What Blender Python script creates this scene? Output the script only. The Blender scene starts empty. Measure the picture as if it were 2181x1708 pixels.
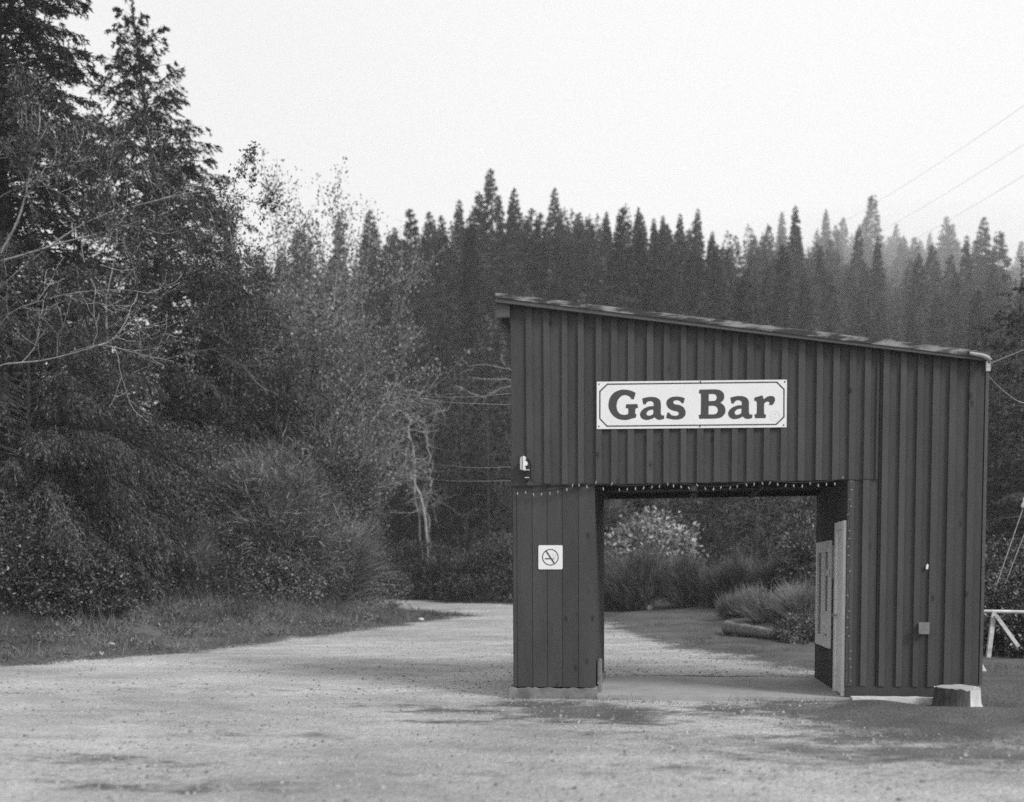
import bpy, math, random
import numpy as np
from mathutils import Vector, Matrix
from mathutils.geometry import tessellate_polygon

# ------------------------------------------------------------------ camera, sky, sun, exposure
scn = bpy.context.scene
YAW, PITCH, ROLL = math.radians(8.243), math.radians(-3.380), math.radians(-0.331)
FPX, PPX, PPY, IW, IH = 2117.6, 1090.0, 1351.7, 2180.0, 1708.0     # pixel units of the photograph as measured
CAM = np.array([0.0, -12.15, 1.5])
RM = (Matrix.Rotation(YAW, 3, 'Z') @ Matrix.Rotation(math.pi / 2 + PITCH, 3, 'X') @ Matrix.Rotation(ROLL, 3, 'Z'))
cd = bpy.data.cameras.new('camera')
co = bpy.data.objects.new('camera', cd)
scn.collection.objects.link(co)
co.matrix_world = Matrix.Translation(Vector(CAM)) @ RM.to_4x4()
cd.sensor_width = 36.0
cd.lens = FPX / IW * 36.0
cd.shift_y = (PPY - IH / 2) / IW
cd.clip_start, cd.clip_end = 0.1, 3000
cd.dof.use_dof = True
cd.dof.focus_distance = 14.5
cd.dof.aperture_fstop = 0.80
scn.camera = co

scn.view_settings.view_transform = 'Standard'
scn.view_settings.look = 'None'
scn.view_settings.exposure = 0.12
scn.view_settings.gamma = 1.0

SUN_VEC = Vector((0.80, -0.52, 0.80)).normalized()                 # direction towards the sun
wd = bpy.data.worlds.new("World")
scn.world = wd
wd.use_nodes = True
nt = wd.node_tree
for n in list(nt.nodes):
    nt.nodes.remove(n)
sky = nt.nodes.new('ShaderNodeTexSky')
sky.sky_type = 'NISHITA'
sky.sun_disc = False
sky.sun_elevation = math.asin(SUN_VEC.z)
sky.sun_rotation = math.atan2(SUN_VEC.x, SUN_VEC.y)
sky.dust_density = 6.0
sky.air_density = 1.0
bwn = nt.nodes.new('ShaderNodeRGBToBW')                            # monochrome photograph
flat = nt.nodes.new('ShaderNodeMath'); flat.operation = 'MULTIPLY_ADD'
flat.inputs[1].default_value = 0.22                                # thin bright overcast: most of the sky is even white cloud
flat.inputs[2].default_value = 6.45
bg = nt.nodes.new('ShaderNodeBackground')
bg.inputs['Strength'].default_value = 0.125
wo = nt.nodes.new('ShaderNodeOutputWorld')
nt.links.new(sky.outputs[0], bwn.inputs[0])
nt.links.new(bwn.outputs[0], flat.inputs[0])
# thinner, brighter cloud ahead on the right
tcw = nt.nodes.new('ShaderNodeTexCoord')
dtw = nt.nodes.new('ShaderNodeVectorMath'); dtw.operation = 'DOT_PRODUCT'
dtw.inputs[1].default_value = Vector((0.42, 1.0, 0.55)).normalized()
nt.links.new(tcw.outputs['Generated'], dtw.inputs[0])
glw = nt.nodes.new('ShaderNodeMapRange'); glw.interpolation_type = 'SMOOTHSTEP'
for i_, v_ in zip((1, 2, 3, 4), (0.72, 1.0, 1.0, 1.10)):
    glw.inputs[i_].default_value = v_
nt.links.new(dtw.outputs['Value'], glw.inputs[0])
mlw = nt.nodes.new('ShaderNodeMath'); mlw.operation = 'MULTIPLY'
nt.links.new(flat.outputs[0], mlw.inputs[0])
nt.links.new(glw.outputs[0], mlw.inputs[1])
nt.links.new(mlw.outputs[0], bg.inputs['Color'])
nt.links.new(bg.outputs[0], wo.inputs['Surface'])

sl = bpy.data.lights.new('sun', 'SUN')
sl.energy = 2.9
sl.angle = math.radians(16)
so = bpy.data.objects.new('sun', sl)
scn.collection.objects.link(so)
so.rotation_euler = SUN_VEC.to_track_quat('Z', 'Y').to_euler()

scn.cycles.max_bounces = 6
scn.cycles.diffuse_bounces = 3
scn.cycles.glossy_bounces = 2
scn.cycles.transmission_bounces = 3
scn.cycles.volume_bounces = 3
scn.cycles.use_denoising = False
HAZE = 0.0006

# ------------------------------------------------------------------ measuring helpers
RMn = np.array(RM)


def at(px, py, Y):
    """point on the plane y = Y that the photo shows at measured pixel (px, py)"""
    r = RMn @ np.array([(px - PPX) / FPX, -(py - PPY) / FPX, -1.0])
    return CAM + r * ((Y - CAM[1]) / r[1])


def src(px, py, Y=0.0):
    """same, from full-size photo pixels"""
    return at(px * 2180 / 2220, py * 2180 / 2220, Y)


def on_x(px, py, X):
    r = RMn @ np.array([(px - PPX) / FPX, -(py - PPY) / FPX, -1.0])
    return CAM + r * ((X - CAM[0]) / r[0])


def wx(px, Y):
    return float(at(px, 1225, Y)[0])


# ------------------------------------------------------------------ mesh helpers
class MB:
    def __init__(self):
        self.v, self.f, self.n = [], [], 0
        self.mi, self.cur = [], 0

    def add(self, verts, faces):
        verts = np.asarray(verts, dtype=np.float32).reshape(-1, 3)
        faces = np.asarray(faces, dtype=np.int64)
        self.v.append(verts)
        self.f.append(faces + self.n)
        self.mi.append(np.full(len(faces), self.cur, np.int32))
        self.n += len(verts)

    def quads(self, V):
        V = np.asarray(V, dtype=np.float32)
        n, k = V.shape[0], V.shape[1]
        self.add(V.reshape(-1, 3), np.arange(n * k).reshape(n, k))

    def box(self, lo, hi, M=None):
        (x0, y0, z0), (x1, y1, z1) = lo, hi
        v = np.array([[x0, y0, z0], [x1, y0, z0], [x1, y1, z0], [x0, y1, z0], [x0, y0, z1], [x1, y0, z1], [x1, y1, z1], [x0, y1, z1]], float)
        if M is not None:
            v = v @ np.array(M.to_3x3()).T + np.array(M.translation)
        self.add(v, [[0, 3, 2, 1], [4, 5, 6, 7], [0, 1, 5, 4], [1, 2, 6, 5], [2, 3, 7, 6], [3, 0, 4, 7]])

    def prism_y(self, poly, y0, y1):
        """polygon given as (x, z) list, counter-clockwise seen from -y, pulled from y0 (front) to y1 (back)"""
        n = len(poly)
        v = [(x, y0, z) for x, z in poly] + [(x, y1, z) for x, z in poly]
        self.add(v, [[i, (i + 1) % n, n + (i + 1) % n, n + i] for i in range(n)])
        tri = tessellate_polygon([[Vector((x, z, 0)) for x, z in poly]])
        self.add([(x, y0, z) for x, z in poly], [list(t) for t in tri])
        self.add([(x, y1, z) for x, z in poly], [list(t)[::-1] for t in tri])

    def beam(self, a, b, w, h, up=(0, 0, 1)):
        a, b = Vector(a), Vector(b)
        d = (b - a)
        L = d.length
        d.normalize()
        u = Vector(up)
        s = d.cross(u).normalized()
        u = s.cross(d).normalized()
        M = Matrix((( d.x, s.x, u.x, a.x), (d.y, s.y, u.y, a.y), (d.z, s.z, u.z, a.z), (0, 0, 0, 1)))
        self.box((0, -w / 2, -h / 2), (L, w / 2, h / 2), M)

    def tubes(self, pts, rad, sides=5):
        """pts (B,K,3), rad (B,K): B tapered tubes"""
        pts = np.asarray(pts, float)
        rad = np.asarray(rad, float)
        if pts.ndim == 2:
            pts, rad = pts[None], rad[None]
        B, K, _ = pts.shape
        T = np.gradient(pts, axis=1)
        T /= np.linalg.norm(T, axis=2, keepdims=True) + 1e-9
        ref = np.where(np.abs(T[:, :1, 2:3]) > 0.9, np.array([1.0, 0, 0]), np.array([0, 0, 1.0]))
        U = np.cross(T, np.broadcast_to(ref, T.shape))
        U /= np.linalg.norm(U, axis=2, keepdims=True) + 1e-9
        Wv = np.cross(T, U)
        a = np.arange(sides) * 2 * np.pi / sides
        V = pts[:, :, None, :] + rad[:, :, None, None] * (np.cos(a)[None, None, :, None] * U[:, :, None, :] + np.sin(a)[None, None, :, None] * Wv[:, :, None, :])
        idx = np.arange(B * K * sides).reshape(B, K, sides)
        nx = np.roll(idx, -1, axis=2)
        F = np.stack([idx[:, :-1], nx[:, :-1], nx[:, 1:], idx[:, 1:]], -1).reshape(-1, 4)
        self.add(V.reshape(-1, 3), F)

    def cap(self, ring):
        self.add(ring, [list(range(len(ring)))])

    def lathe(self, prof, c=(0, 0, 0), sides=20):
        a = np.arange(sides) * 2 * np.pi / sides
        V = np.array([[(c[0] + r * math.cos(t), c[1] + r * math.sin(t), c[2] + z) for t in a] for r, z in prof])
        K = len(prof)
        idx = np.arange(K * sides).reshape(K, sides)
        nx = np.roll(idx, -1, axis=1)
        self.add(V.reshape(-1, 3), np.stack([idx[:-1], nx[:-1], nx[1:], idx[1:]], -1).reshape(-1, 4))

    def mesh(self, name, mat, smooth=False):
        me = bpy.data.meshes.new(name)
        if not self.v:
            return me
        V = np.concatenate(self.v)
        used = np.zeros(len(V), bool)
        for f in self.f:
            used[f.ravel()] = True
        remap = np.cumsum(used) - 1
        V = V[used]
        self.f, self.v, self.n = [remap[f] for f in self.f], [V], len(V)
        sizes = np.concatenate([np.full(len(f), f.shape[1]) for f in self.f])
        loops = np.concatenate([f.ravel() for f in self.f]).astype(np.int32)
        me.vertices.add(len(V))
        me.vertices.foreach_set('co', V.ravel())
        me.loops.add(len(loops))
        me.loops.foreach_set('vertex_index', loops)
        me.polygons.add(len(sizes))
        st = np.zeros(len(sizes), np.int32)
        st[1:] = np.cumsum(sizes)[:-1]
        me.polygons.foreach_set('loop_start', st)
        me.polygons.foreach_set('use_smooth', np.full(len(sizes), bool(smooth)))
        me.update(calc_edges=True)
        for mm in (mat if isinstance(mat, (list, tuple)) else [mat]):
            me.materials.append(mm)
        if isinstance(mat, (list, tuple)):
            me.polygons.foreach_set('material_index', np.concatenate(self.mi))
        return me

    def build(self, name, mat, parent=None, smooth=False, loc=None):
        o = bpy.data.objects.new(name, self.mesh(name, mat, smooth))
        scn.collection.objects.link(o)
        if parent:
            o.parent = parent
        if loc is not None:
            o.location = loc
        return o


def thing(name, label, cat, loc=(0, 0, 0), group=None, rz=0.0):
    o = bpy.data.objects.new(name, None)
    o.empty_display_size = 0.2
    scn.collection.objects.link(o)
    o.location = loc
    o.rotation_euler = (0, 0, rz)
    return tag(o, label, cat, group)


def tag(o, label, cat, group=None):
    o['label'] = label
    o['category'] = cat
    if group:
        o['group'] = group
    return o


def part(o, label):
    o['label'] = label
    return o


def kind(o, k):
    o['kind'] = k
    return o


def copy_tree(o, parent=None):
    c = o.copy()
    scn.collection.objects.link(c)
    if parent:
        c.parent = parent
    for ch in list(o.children):
        copy_tree(ch, c)
    return c


# ------------------------------------------------------------------ materials (all grey: the photograph is black and white)
def g3(v):
    return (v, v, v, 1.0)


def mat(name, c0, c1=None, scale=4.0, rough=0.8, bump=0.0, bscale=40.0, island=0.0, stretch=(1, 1, 1), spec=0.3, trans=0.0, detail=5.0, objrand=0.0):
    m = bpy.data.materials.new(name)
    m.use_nodes = True
    t = m.node_tree
    N, Lk = t.nodes, t.links
    p = N['Principled BSDF']
    p.inputs['Roughness'].default_value = rough
    p.inputs['Specular IOR Level'].default_value = spec
    val = None
    tc = N.new('ShaderNodeTexCoord')
    mp = N.new('ShaderNodeMapping')
    mp.inputs['Scale'].default_value = stretch
    Lk.new(tc.outputs['Object'], mp.inputs['Vector'])
    if c1 is not None:
        nz = N.new('ShaderNodeTexNoise')
        nz.inputs['Scale'].default_value = scale
        nz.inputs['Detail'].default_value = detail
        nz.inputs['Roughness'].default_value = 0.62
        Lk.new(mp.outputs[0], nz.inputs['Vector'])
        mr = N.new('ShaderNodeMapRange')
        mr.inputs[1].default_value, mr.inputs[2].default_value = 0.3, 0.7
        mr.inputs[3].default_value, mr.inputs[4].default_value = c0, c1
        Lk.new(nz.outputs['Fac'], mr.inputs[0])
        val = mr.outputs[0]
    else:
        vn = N.new('ShaderNodeValue')
        vn.outputs[0].default_value = c0
        val = vn.outputs[0]

    def mul(a, sock, lo, hi):
        mr = N.new('ShaderNodeMapRange')
        mr.inputs[3].default_value, mr.inputs[4].default_value = lo, hi
        Lk.new(sock, mr.inputs[0])
        mm = N.new('ShaderNodeMath')
        mm.operation = 'MULTIPLY'
        Lk.new(a, mm.inputs[0])
        Lk.new(mr.outputs[0], mm.inputs[1])
        return mm.outputs[0]
    if island:
        ge = N.new('ShaderNodeNewGeometry')
        if island >= 0.6:                                        # leaves: mostly dull, some pale; colour spread also paints in sunlit-against-shaded contrast
            pw = N.new('ShaderNodeMath')
            pw.operation = 'POWER'
            pw.inputs[1].default_value = 2.4
            Lk.new(ge.outputs['Random Per Island'], pw.inputs[0])
            val = mul(val, pw.outputs[0], 0.35, 2.5)
        else:
            val = mul(val, ge.outputs['Random Per Island'], 1 - island, 1 + island)
    if objrand:
        oi = N.new('ShaderNodeObjectInfo')
        val = mul(val, oi.outputs['Random'], 1 - objrand, 1 + objrand)
    Lk.new(val, p.inputs['Base Color'])
    if bump:
        nb = N.new('ShaderNodeTexNoise')
        nb.inputs['Scale'].default_value = bscale
        nb.inputs['Detail'].default_value = 6
        Lk.new(mp.outputs[0], nb.inputs['Vector'])
        bp = N.new('ShaderNodeBump')
        bp.inputs['Strength'].default_value = 1.0
        bp.inputs['Distance'].default_value = bump
        Lk.new(nb.outputs['Fac'], bp.inputs['Height'])
        Lk.new(bp.outputs[0], p.inputs['Normal'])
    if trans:
        tr = N.new('ShaderNodeBsdfTranslucent')
        Lk.new(val, tr.inputs['Color'])
        mx = N.new('ShaderNodeMixShader')
        mx.inputs[0].default_value = trans
        Lk.new(p.outputs[0], mx.inputs[1])
        Lk.new(tr.outputs[0], mx.inputs[2])
        Lk.new(mx.outputs[0], N['Material Output'].inputs['Surface'])
    return m


def paint_mat(name, base):
    """rough-sawn boards under one old coat of dark paint: streaks, knots, saw marks, a few bare scratches"""
    m = mat(name, base * 0.84, base * 1.16, scale=2.2, rough=0.72, island=0.13, stretch=(1.6, 1.6, 0.5), spec=0.25)
    t = m.node_tree
    N, Lk = t.nodes, t.links
    p = N['Principled BSDF']
    val = p.inputs['Base Color'].links[0].from_socket
    tc = N.new('ShaderNodeTexCoord')
    # knots
    mp = N.new('ShaderNodeMapping'); mp.inputs['Scale'].default_value = (5.0, 0.0, 2.6)
    Lk.new(tc.outputs['Object'], mp.inputs['Vector'])
    vo = N.new('ShaderNodeTexVoronoi'); vo.inputs['Scale'].default_value = 1.0; vo.inputs['Randomness'].default_value = 1.0
    Lk.new(mp.outputs[0], vo.inputs['Vector'])
    mr = N.new('ShaderNodeMapRange'); mr.inputs[1].default_value, mr.inputs[2].default_value = 0.05, 0.15
    mr.inputs[3].default_value, mr.inputs[4].default_value = 0.42, 1.0
    Lk.new(vo.outputs['Distance'], mr.inputs[0])
    mm = N.new('ShaderNodeMath'); mm.operation = 'MULTIPLY'
    Lk.new(val, mm.inputs[0]); Lk.new(mr.outputs[0], mm.inputs[1])
    # bare scratches
    mp2 = N.new('ShaderNodeMapping'); mp2.inputs['Scale'].default_value = (9.0, 0.0, 1.4); mp2.inputs['Location'].default_value = (3.3, 0, 1.7)
    Lk.new(tc.outputs['Object'], mp2.inputs['Vector'])
    n2 = N.new('ShaderNodeTexNoise'); n2.inputs['Scale'].default_value = 3.0; n2.inputs['Detail'].default_value = 8; n2.inputs['Roughness'].default_value = 0.75
    Lk.new(mp2.outputs[0], n2.inputs['Vector'])
    m2 = N.new('ShaderNodeMapRange'); m2.inputs[1].default_value, m2.inputs[2].default_value = 0.71, 0.77
    Lk.new(n2.outputs['Fac'], m2.inputs[0])
    mx = N.new('ShaderNodeMix'); mx.data_type = 'FLOAT'
    Lk.new(m2.outputs[0], mx.inputs[0]); Lk.new(mm.outputs[0], mx.inputs[2]); mx.inputs[3].default_value = 0.26
    Lk.new(mx.outputs[0], p.inputs['Base Color'])
    # saw marks + grain
    mp3 = N.new('ShaderNodeMapping'); mp3.inputs['Rotation'].default_value = (0, math.radians(32), 0)
    Lk.new(tc.outputs['Object'], mp3.inputs['Vector'])
    wv = N.new('ShaderNodeTexWave'); wv.bands_direction = 'Z'; wv.inputs['Scale'].default_value = 16; wv.inputs['Distortion'].default_value = 5; wv.inputs['Detail'].default_value = 3
    Lk.new(mp3.outputs[0], wv.inputs['Vector'])
    mp4 = N.new('ShaderNodeMapping'); mp4.inputs['Scale'].default_value = (60, 60, 6)
    Lk.new(tc.outputs['Object'], mp4.inputs['Vector'])
    n4 = N.new('ShaderNodeTexNoise'); n4.inputs['Scale'].default_value = 1.0; n4.inputs['Detail'].default_value = 5
    Lk.new(mp4.outputs[0], n4.inputs['Vector'])
    ad = N.new('ShaderNodeMath'); ad.operation = 'MULTIPLY_ADD'; ad.inputs[1].default_value = 0.45
    Lk.new(wv.outputs['Fac'], ad.inputs[0]); Lk.new(n4.outputs['Fac'], ad.inputs[2])
    bp = N.new('ShaderNodeBump'); bp.inputs['Strength'].default_value = 0.7; bp.inputs['Distance'].default_value = 0.004
    Lk.new(ad.outputs[0], bp.inputs['Height']); Lk.new(bp.outputs[0], p.inputs['Normal'])
    return m


M = {}
M['paint'] = paint_mat('dark_painted_boards', 0.049)
M['paint_batten'] = paint_mat('dark_painted_battens', 0.059)
M['paint_in'] = paint_mat('dark_painted_boards_inside', 0.049)
M['fascia'] = mat('fascia_paint', 0.060, 0.085, 6, 0.6, 0.002, 30, stretch=(1, 4, 4))
M['beam'] = mat('dark_timber', 0.02, 0.035, 5, 0.85, 0.002, 30)
M['roofing'] = mat('roofing_felt', 0.05, 0.10, 9, 0.9, 0.004, 60)
M['moss'] = mat('lichen_covered_edge', 0.045, 0.25, 7, 0.9, 0.004, 60, stretch=(0.4, 1, 2), detail=12)
for n_ in M['moss'].node_tree.nodes:
    if n_.type == 'MAP_RANGE':
        n_.inputs[1].default_value, n_.inputs[2].default_value = 0.47, 0.60
M['sign_white'] = mat('white_sign_panel', 0.68, 0.73, 3, 0.4, spec=0.4)
M['sign_ink'] = mat('dark_sign_ink', 0.055, rough=0.45)
M['sign_faint'] = mat('faint_print', 0.52, rough=0.5)
M['screw'] = mat('screw_head', 0.03, rough=0.4)
M['white_plastic'] = mat('white_plastic', 0.66, 0.72, 8, 0.35)
M['lens'] = mat('ribbed_lens', 0.42, 0.5, 30, 0.25)
M['black_plastic'] = mat('black_plastic', 0.015, rough=0.4)
M['cable'] = mat('dark_cable', 0.02, rough=0.5)
M['wire'] = mat('weathered_wire', 0.30, rough=0.6)
M['bulb'] = mat('frosted_bulb', 0.26, rough=0.3, spec=0.4)
M['concrete'] = mat('weathered_concrete', 0.10, 0.24, 5, 0.9, 0.006, 30)
M['slab'] = mat('slab_concrete', 0.24, 0.34, 2.0, 0.9, 0.003, 30)
M['trim'] = mat('pale_trim_paint', 0.60, 0.72, 5, 0.6, 0.001, 40)
M['white_wood'] = mat('flaking_white_paint', 0.32, 0.66, 8, 0.75, 0.003, 40, stretch=(0.5, 1, 1))
M['glass'] = mat('dark_window_glass', 0.02, rough=0.06, spec=0.6)
M['steel'] = mat('dull_steel', 0.22, 0.34, 12, 0.5)
M['bark_dark'] = mat('dark_bark', 0.035, 0.085, 6, 0.9, 0.01, 20, stretch=(3, 3, 0.7))
M['bark_pale'] = mat('pale_lichen_bark', 0.18, 0.42, 7, 0.85, 0.004, 30, stretch=(1, 1, 1))
M['bark_mid'] = mat('grey_bark', 0.08, 0.20, 7, 0.9, 0.004, 30)
M['stump_bark'] = mat('stump_bark', 0.03, 0.09, 7, 0.9, 0.012, 18, stretch=(3, 3, 0.5))
M['cut_wood'] = mat('cut_wood', 0.26, 0.42, 10, 0.8, 0.003, 30)
M['whitish'] = mat('pale_stump_wood', 0.32, 0.52, 6, 0.8, 0.004, 30, stretch=(2, 2, 0.5))
M['log'] = mat('weathered_log', 0.06, 0.24, 4, 0.85, 0.008, 20, stretch=(0.5, 3, 3))
M['box_grey'] = mat('grey_box_paint', 0.13, 0.20, 12, 0.6)
M['pebble'] = mat('pebbles', 0.18, 0.32, 1.5, 0.95, island=0.35, spec=0.05)
M['stone'] = mat('white_stone', 0.5, 0.7, 6, 0.8, 0.01, 10)
# foliage
M['spruce'] = mat('spruce_needles', 0.028, 0.056, 0.9, 0.6, island=0.6, trans=0.06)
M['hemlock'] = mat('hemlock_needles', 0.042, 0.10, 1.2, 0.55, island=0.6, trans=0.15)
M['cedar'] = mat('cedar_sprays', 0.016, 0.040, 1.0, 0.6, island=0.6, trans=0.12)
M['hill'] = mat('hill_needles', 0.040, 0.085, 0.35, 0.65, island=0.30, trans=0.10, objrand=0.45)
M['hill_carpet'] = mat('hill_carpet_needles', 0.030, 0.115, 0.11, 0.65, island=0.6, trans=0.10)
M['alder_leaf'] = mat('alder_leaves', 0.04, 0.10, 0.8, 0.5, island=0.6, trans=0.25)
M['willow_leaf'] = mat('willow_leaves', 0.13, 0.24, 0.6, 0.5, island=0.6, trans=0.3)
M['salal_leaf'] = mat('glossy_dark_leaves', 0.04, 0.09, 0.8, 0.32, island=0.6, trans=0.15, spec=0.5)
M['fern'] = mat('fern_fronds', 0.04, 0.09, 0.8, 0.5, island=0.6, trans=0.2)
M['thicket_leaf'] = mat('thicket_leaves', 0.06, 0.16, 0.8, 0.5, island=0.6, trans=0.2)
M['light_leaf'] = mat('pale_broad_leaves', 0.22, 0.36, 0.9, 0.45, island=0.6, trans=0.3)
M['broom'] = mat('broom_stems', 0.07, 0.27, 0.8, 0.6, island=0.6, trans=0.1)
M['broom_dark'] = mat('dark_broom_stems', 0.06, 0.17, 0.8, 0.6, island=0.6, trans=0.1)
M['twig'] = mat('thin_grey_twigs', 0.16, 0.30, 3, 0.8, island=0.3)
M['grass'] = mat('grass_blades', 0.055, 0.14, 0.7, 0.6, island=0.45, trans=0.25)
M['dry_grass'] = mat('dry_grass_blades', 0.12, 0.30, 0.7, 0.6, island=0.45, trans=0.25)


# ------------------------------------------------------------------ terrain
def smooth(a, b, x):
    t = np.clip((x - a) / (b - a), 0, 1)
    return t * t * (3 - 2 * t)


LOT = np.array([(-16.5, -26), (-15.2, -12), (-13.2, -3.5), (-10.98, 3.21), (-9.3, 6.62), (-7.9, 11.18), (-6.8, 16.6), (-5.9, 20.8),
                (-8.6, 23.4), (-10.9, 27.0), (-15.0, 30), (-22.0, 33), (-30.0, 35), (-30.0, 41), (-20.0, 39.5), (-13.5, 37.5), (-9.0, 32.5), (-5.7, 28.0),
                (-3.3, 23.5), (-1.5, 15.5), (-0.7, 12.0), (0.3, 8.2), (1.2, 6.0), (2.1, 3.7), (2.0, 2.2), (1.6, -0.3), (1.25, -1.6), (1.9, -2.35), (2.9, -3.0), (4.2, -3.5), (7.5, -5.0),
                (14, -10), (20, -26)])
EDGE = LOT[0:8]


def seg_dist(P, A, B):
    d = B - A
    t = np.clip(((P - A) @ d) / (d @ d), 0, 1)
    q = A + t[:, None] * d
    return np.linalg.norm(P - q, axis=1)


def signed(P, poly):
    """distance to the outline, negative inside"""
    n = len(poly)
    D = np.full(len(P), 1e9)
    ins = np.zeros(len(P), bool)
    for i in range(n):
        A, B = poly[i], poly[(i + 1) % n]
        D = np.minimum(D, seg_dist(P, A, B))
        c = ((A[1] > P[:, 1]) != (B[1] > P[:, 1]))
        xi = (B[0] - A[0]) * (P[:, 1] - A[1]) / (B[1] - A[1] + 1e-12) + A[0]
        ins ^= c & (P[:, 0] < xi)
    return np.where(ins, -D, D)


TH = [-1.2, -0.72, -0.5, -0.40, -0.30, -0.18, -0.05, 0.05, 0.12, 0.20, 0.30, 0.40, 1.2]
CAPS = [6, 8, 16, 35, 48, 68, 70, 70, 100, 165, 165, 150, 90]


def height(x, y):
    x, y = np.atleast_1d(np.asarray(x, float)), np.atleast_1d(np.asarray(y, float))
    P = np.stack([x, y], 1)
    z = 0.013 * np.maximum(0, y - 6)
    th = x / np.maximum(y + 12.15, 4)
    cap = np.interp(th, TH, CAPS)
    raw = np.interp(th, [0.03, 0.137, 0.2, 0.3, 0.42], [0.53, 0.395, 0.345, 0.305, 0.27]) * np.maximum(0, np.minimum(y, 468) - 0.6 * np.maximum(0, y - 468) - 58 - 6 * np.sin(x * 0.05))
    z = z * np.exp(-raw / 15) + raw * cap / (raw ** 4 + cap ** 4) ** 0.25
    # bank on the left beyond the gravel edge
    d = np.full(len(P), 1e9)
    for i in range(len(EDGE) - 1):
        d = np.minimum(d, seg_dist(P, EDGE[i], EDGE[i + 1]))
    ex = np.interp(y, EDGE[:, 1], EDGE[:, 0])
    left = (x < ex) & (y < 21)
    bh = np.interp(y, [-30, 12, 20, 26], [0.95, 0.85, 0.5, 0.25])
    z = z + np.where(left, bh * smooth(0.1, 5.5, d) + 0.03 * np.maximum(0, d - 5), 0) * (1 - smooth(17, 22, y))
    # low bank behind the shed, right
    z = z + 0.35 * smooth(0.5, 7, x + 0.45 * y - 6.5) * smooth(4, 12, y) * (1 - smooth(30, 45, y))
    return z


def h1(x, y):
    return float(height(x, y)[0])


def axis(segs):
    out = []
    for a, b, s in segs:
        out += list(np.arange(a, b, s))
    out.append(segs[-1][1])
    return np.array(out)


gx = axis([(-420, -80, 12), (-80, -34, 2.0), (-34, -20, 0.5), (-20, 10, 0.16), (10, 30, 0.6), (30, 80, 2.5), (80, 420, 12)])
gy = axis([(-70, -14, 3.0), (-14, -8, 0.3), (-8, 16, 0.16), (16, 45, 0.35), (45, 130, 2.5), (130, 560, 10)])
GX, GY = np.meshgrid(gx, gy)
px_, py_ = GX.ravel(), GY.ravel()
rngT = np.random.default_rng(5)


def vnoise(x, y, s, seed=0):
    """cheap smooth value noise"""
    r = np.random.default_rng(seed).random((64, 64))
    x, y = x / s, y / s
    xi, yi = np.floor(x).astype(int), np.floor(y).astype(int)
    fx, fy = x - xi, y - yi
    fx, fy = fx * fx * (3 - 2 * fx), fy * fy * (3 - 2 * fy)
    a, b = r[xi % 64, yi % 64], r[(xi + 1) % 64, yi % 64]
    c, d = r[xi % 64, (yi + 1) % 64], r[(xi + 1) % 64, (yi + 1) % 64]
    return (a * (1 - fx) + b * fx) * (1 - fy) + (c * (1 - fx) + d * fx) * fy


gz = height(px_, py_)
sd = np.where((np.abs(px_) < 90) & (py_ < 90), signed(np.stack([px_, py_], 1), LOT), 20.0)
near = (np.abs(px_) < 34) & (py_ < 46)
gz = gz + np.where(near, (vnoise(px_, py_, 1.7, 1) - 0.5) * 0.035 + (vnoise(px_, py_, 0.55, 2) - 0.5) * 0.018, 0)
gz = gz + np.where(near & (sd > 0.2), (vnoise(px_, py_, 0.8, 3) - 0.4) * 0.12 * np.clip(sd, 0, 1), 0)
# keep the ground below the shed slab flat
inside = (px_ > -1.9) & (px_ < 3.9) & (py_ > -0.05) & (py_ < 2.6)
gz = np.where(inside, np.minimum(gz, -0.01), gz)
ny, nx = GX.shape
ix = np.arange(nx * ny).reshape(ny, nx)
gm = MB()
gm.add(np.stack([px_, py_, gz], 1), np.stack([ix[:-1, :-1], ix[:-1, 1:], ix[1:, 1:], ix[1:, :-1]], -1).reshape(-1, 4))


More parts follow.
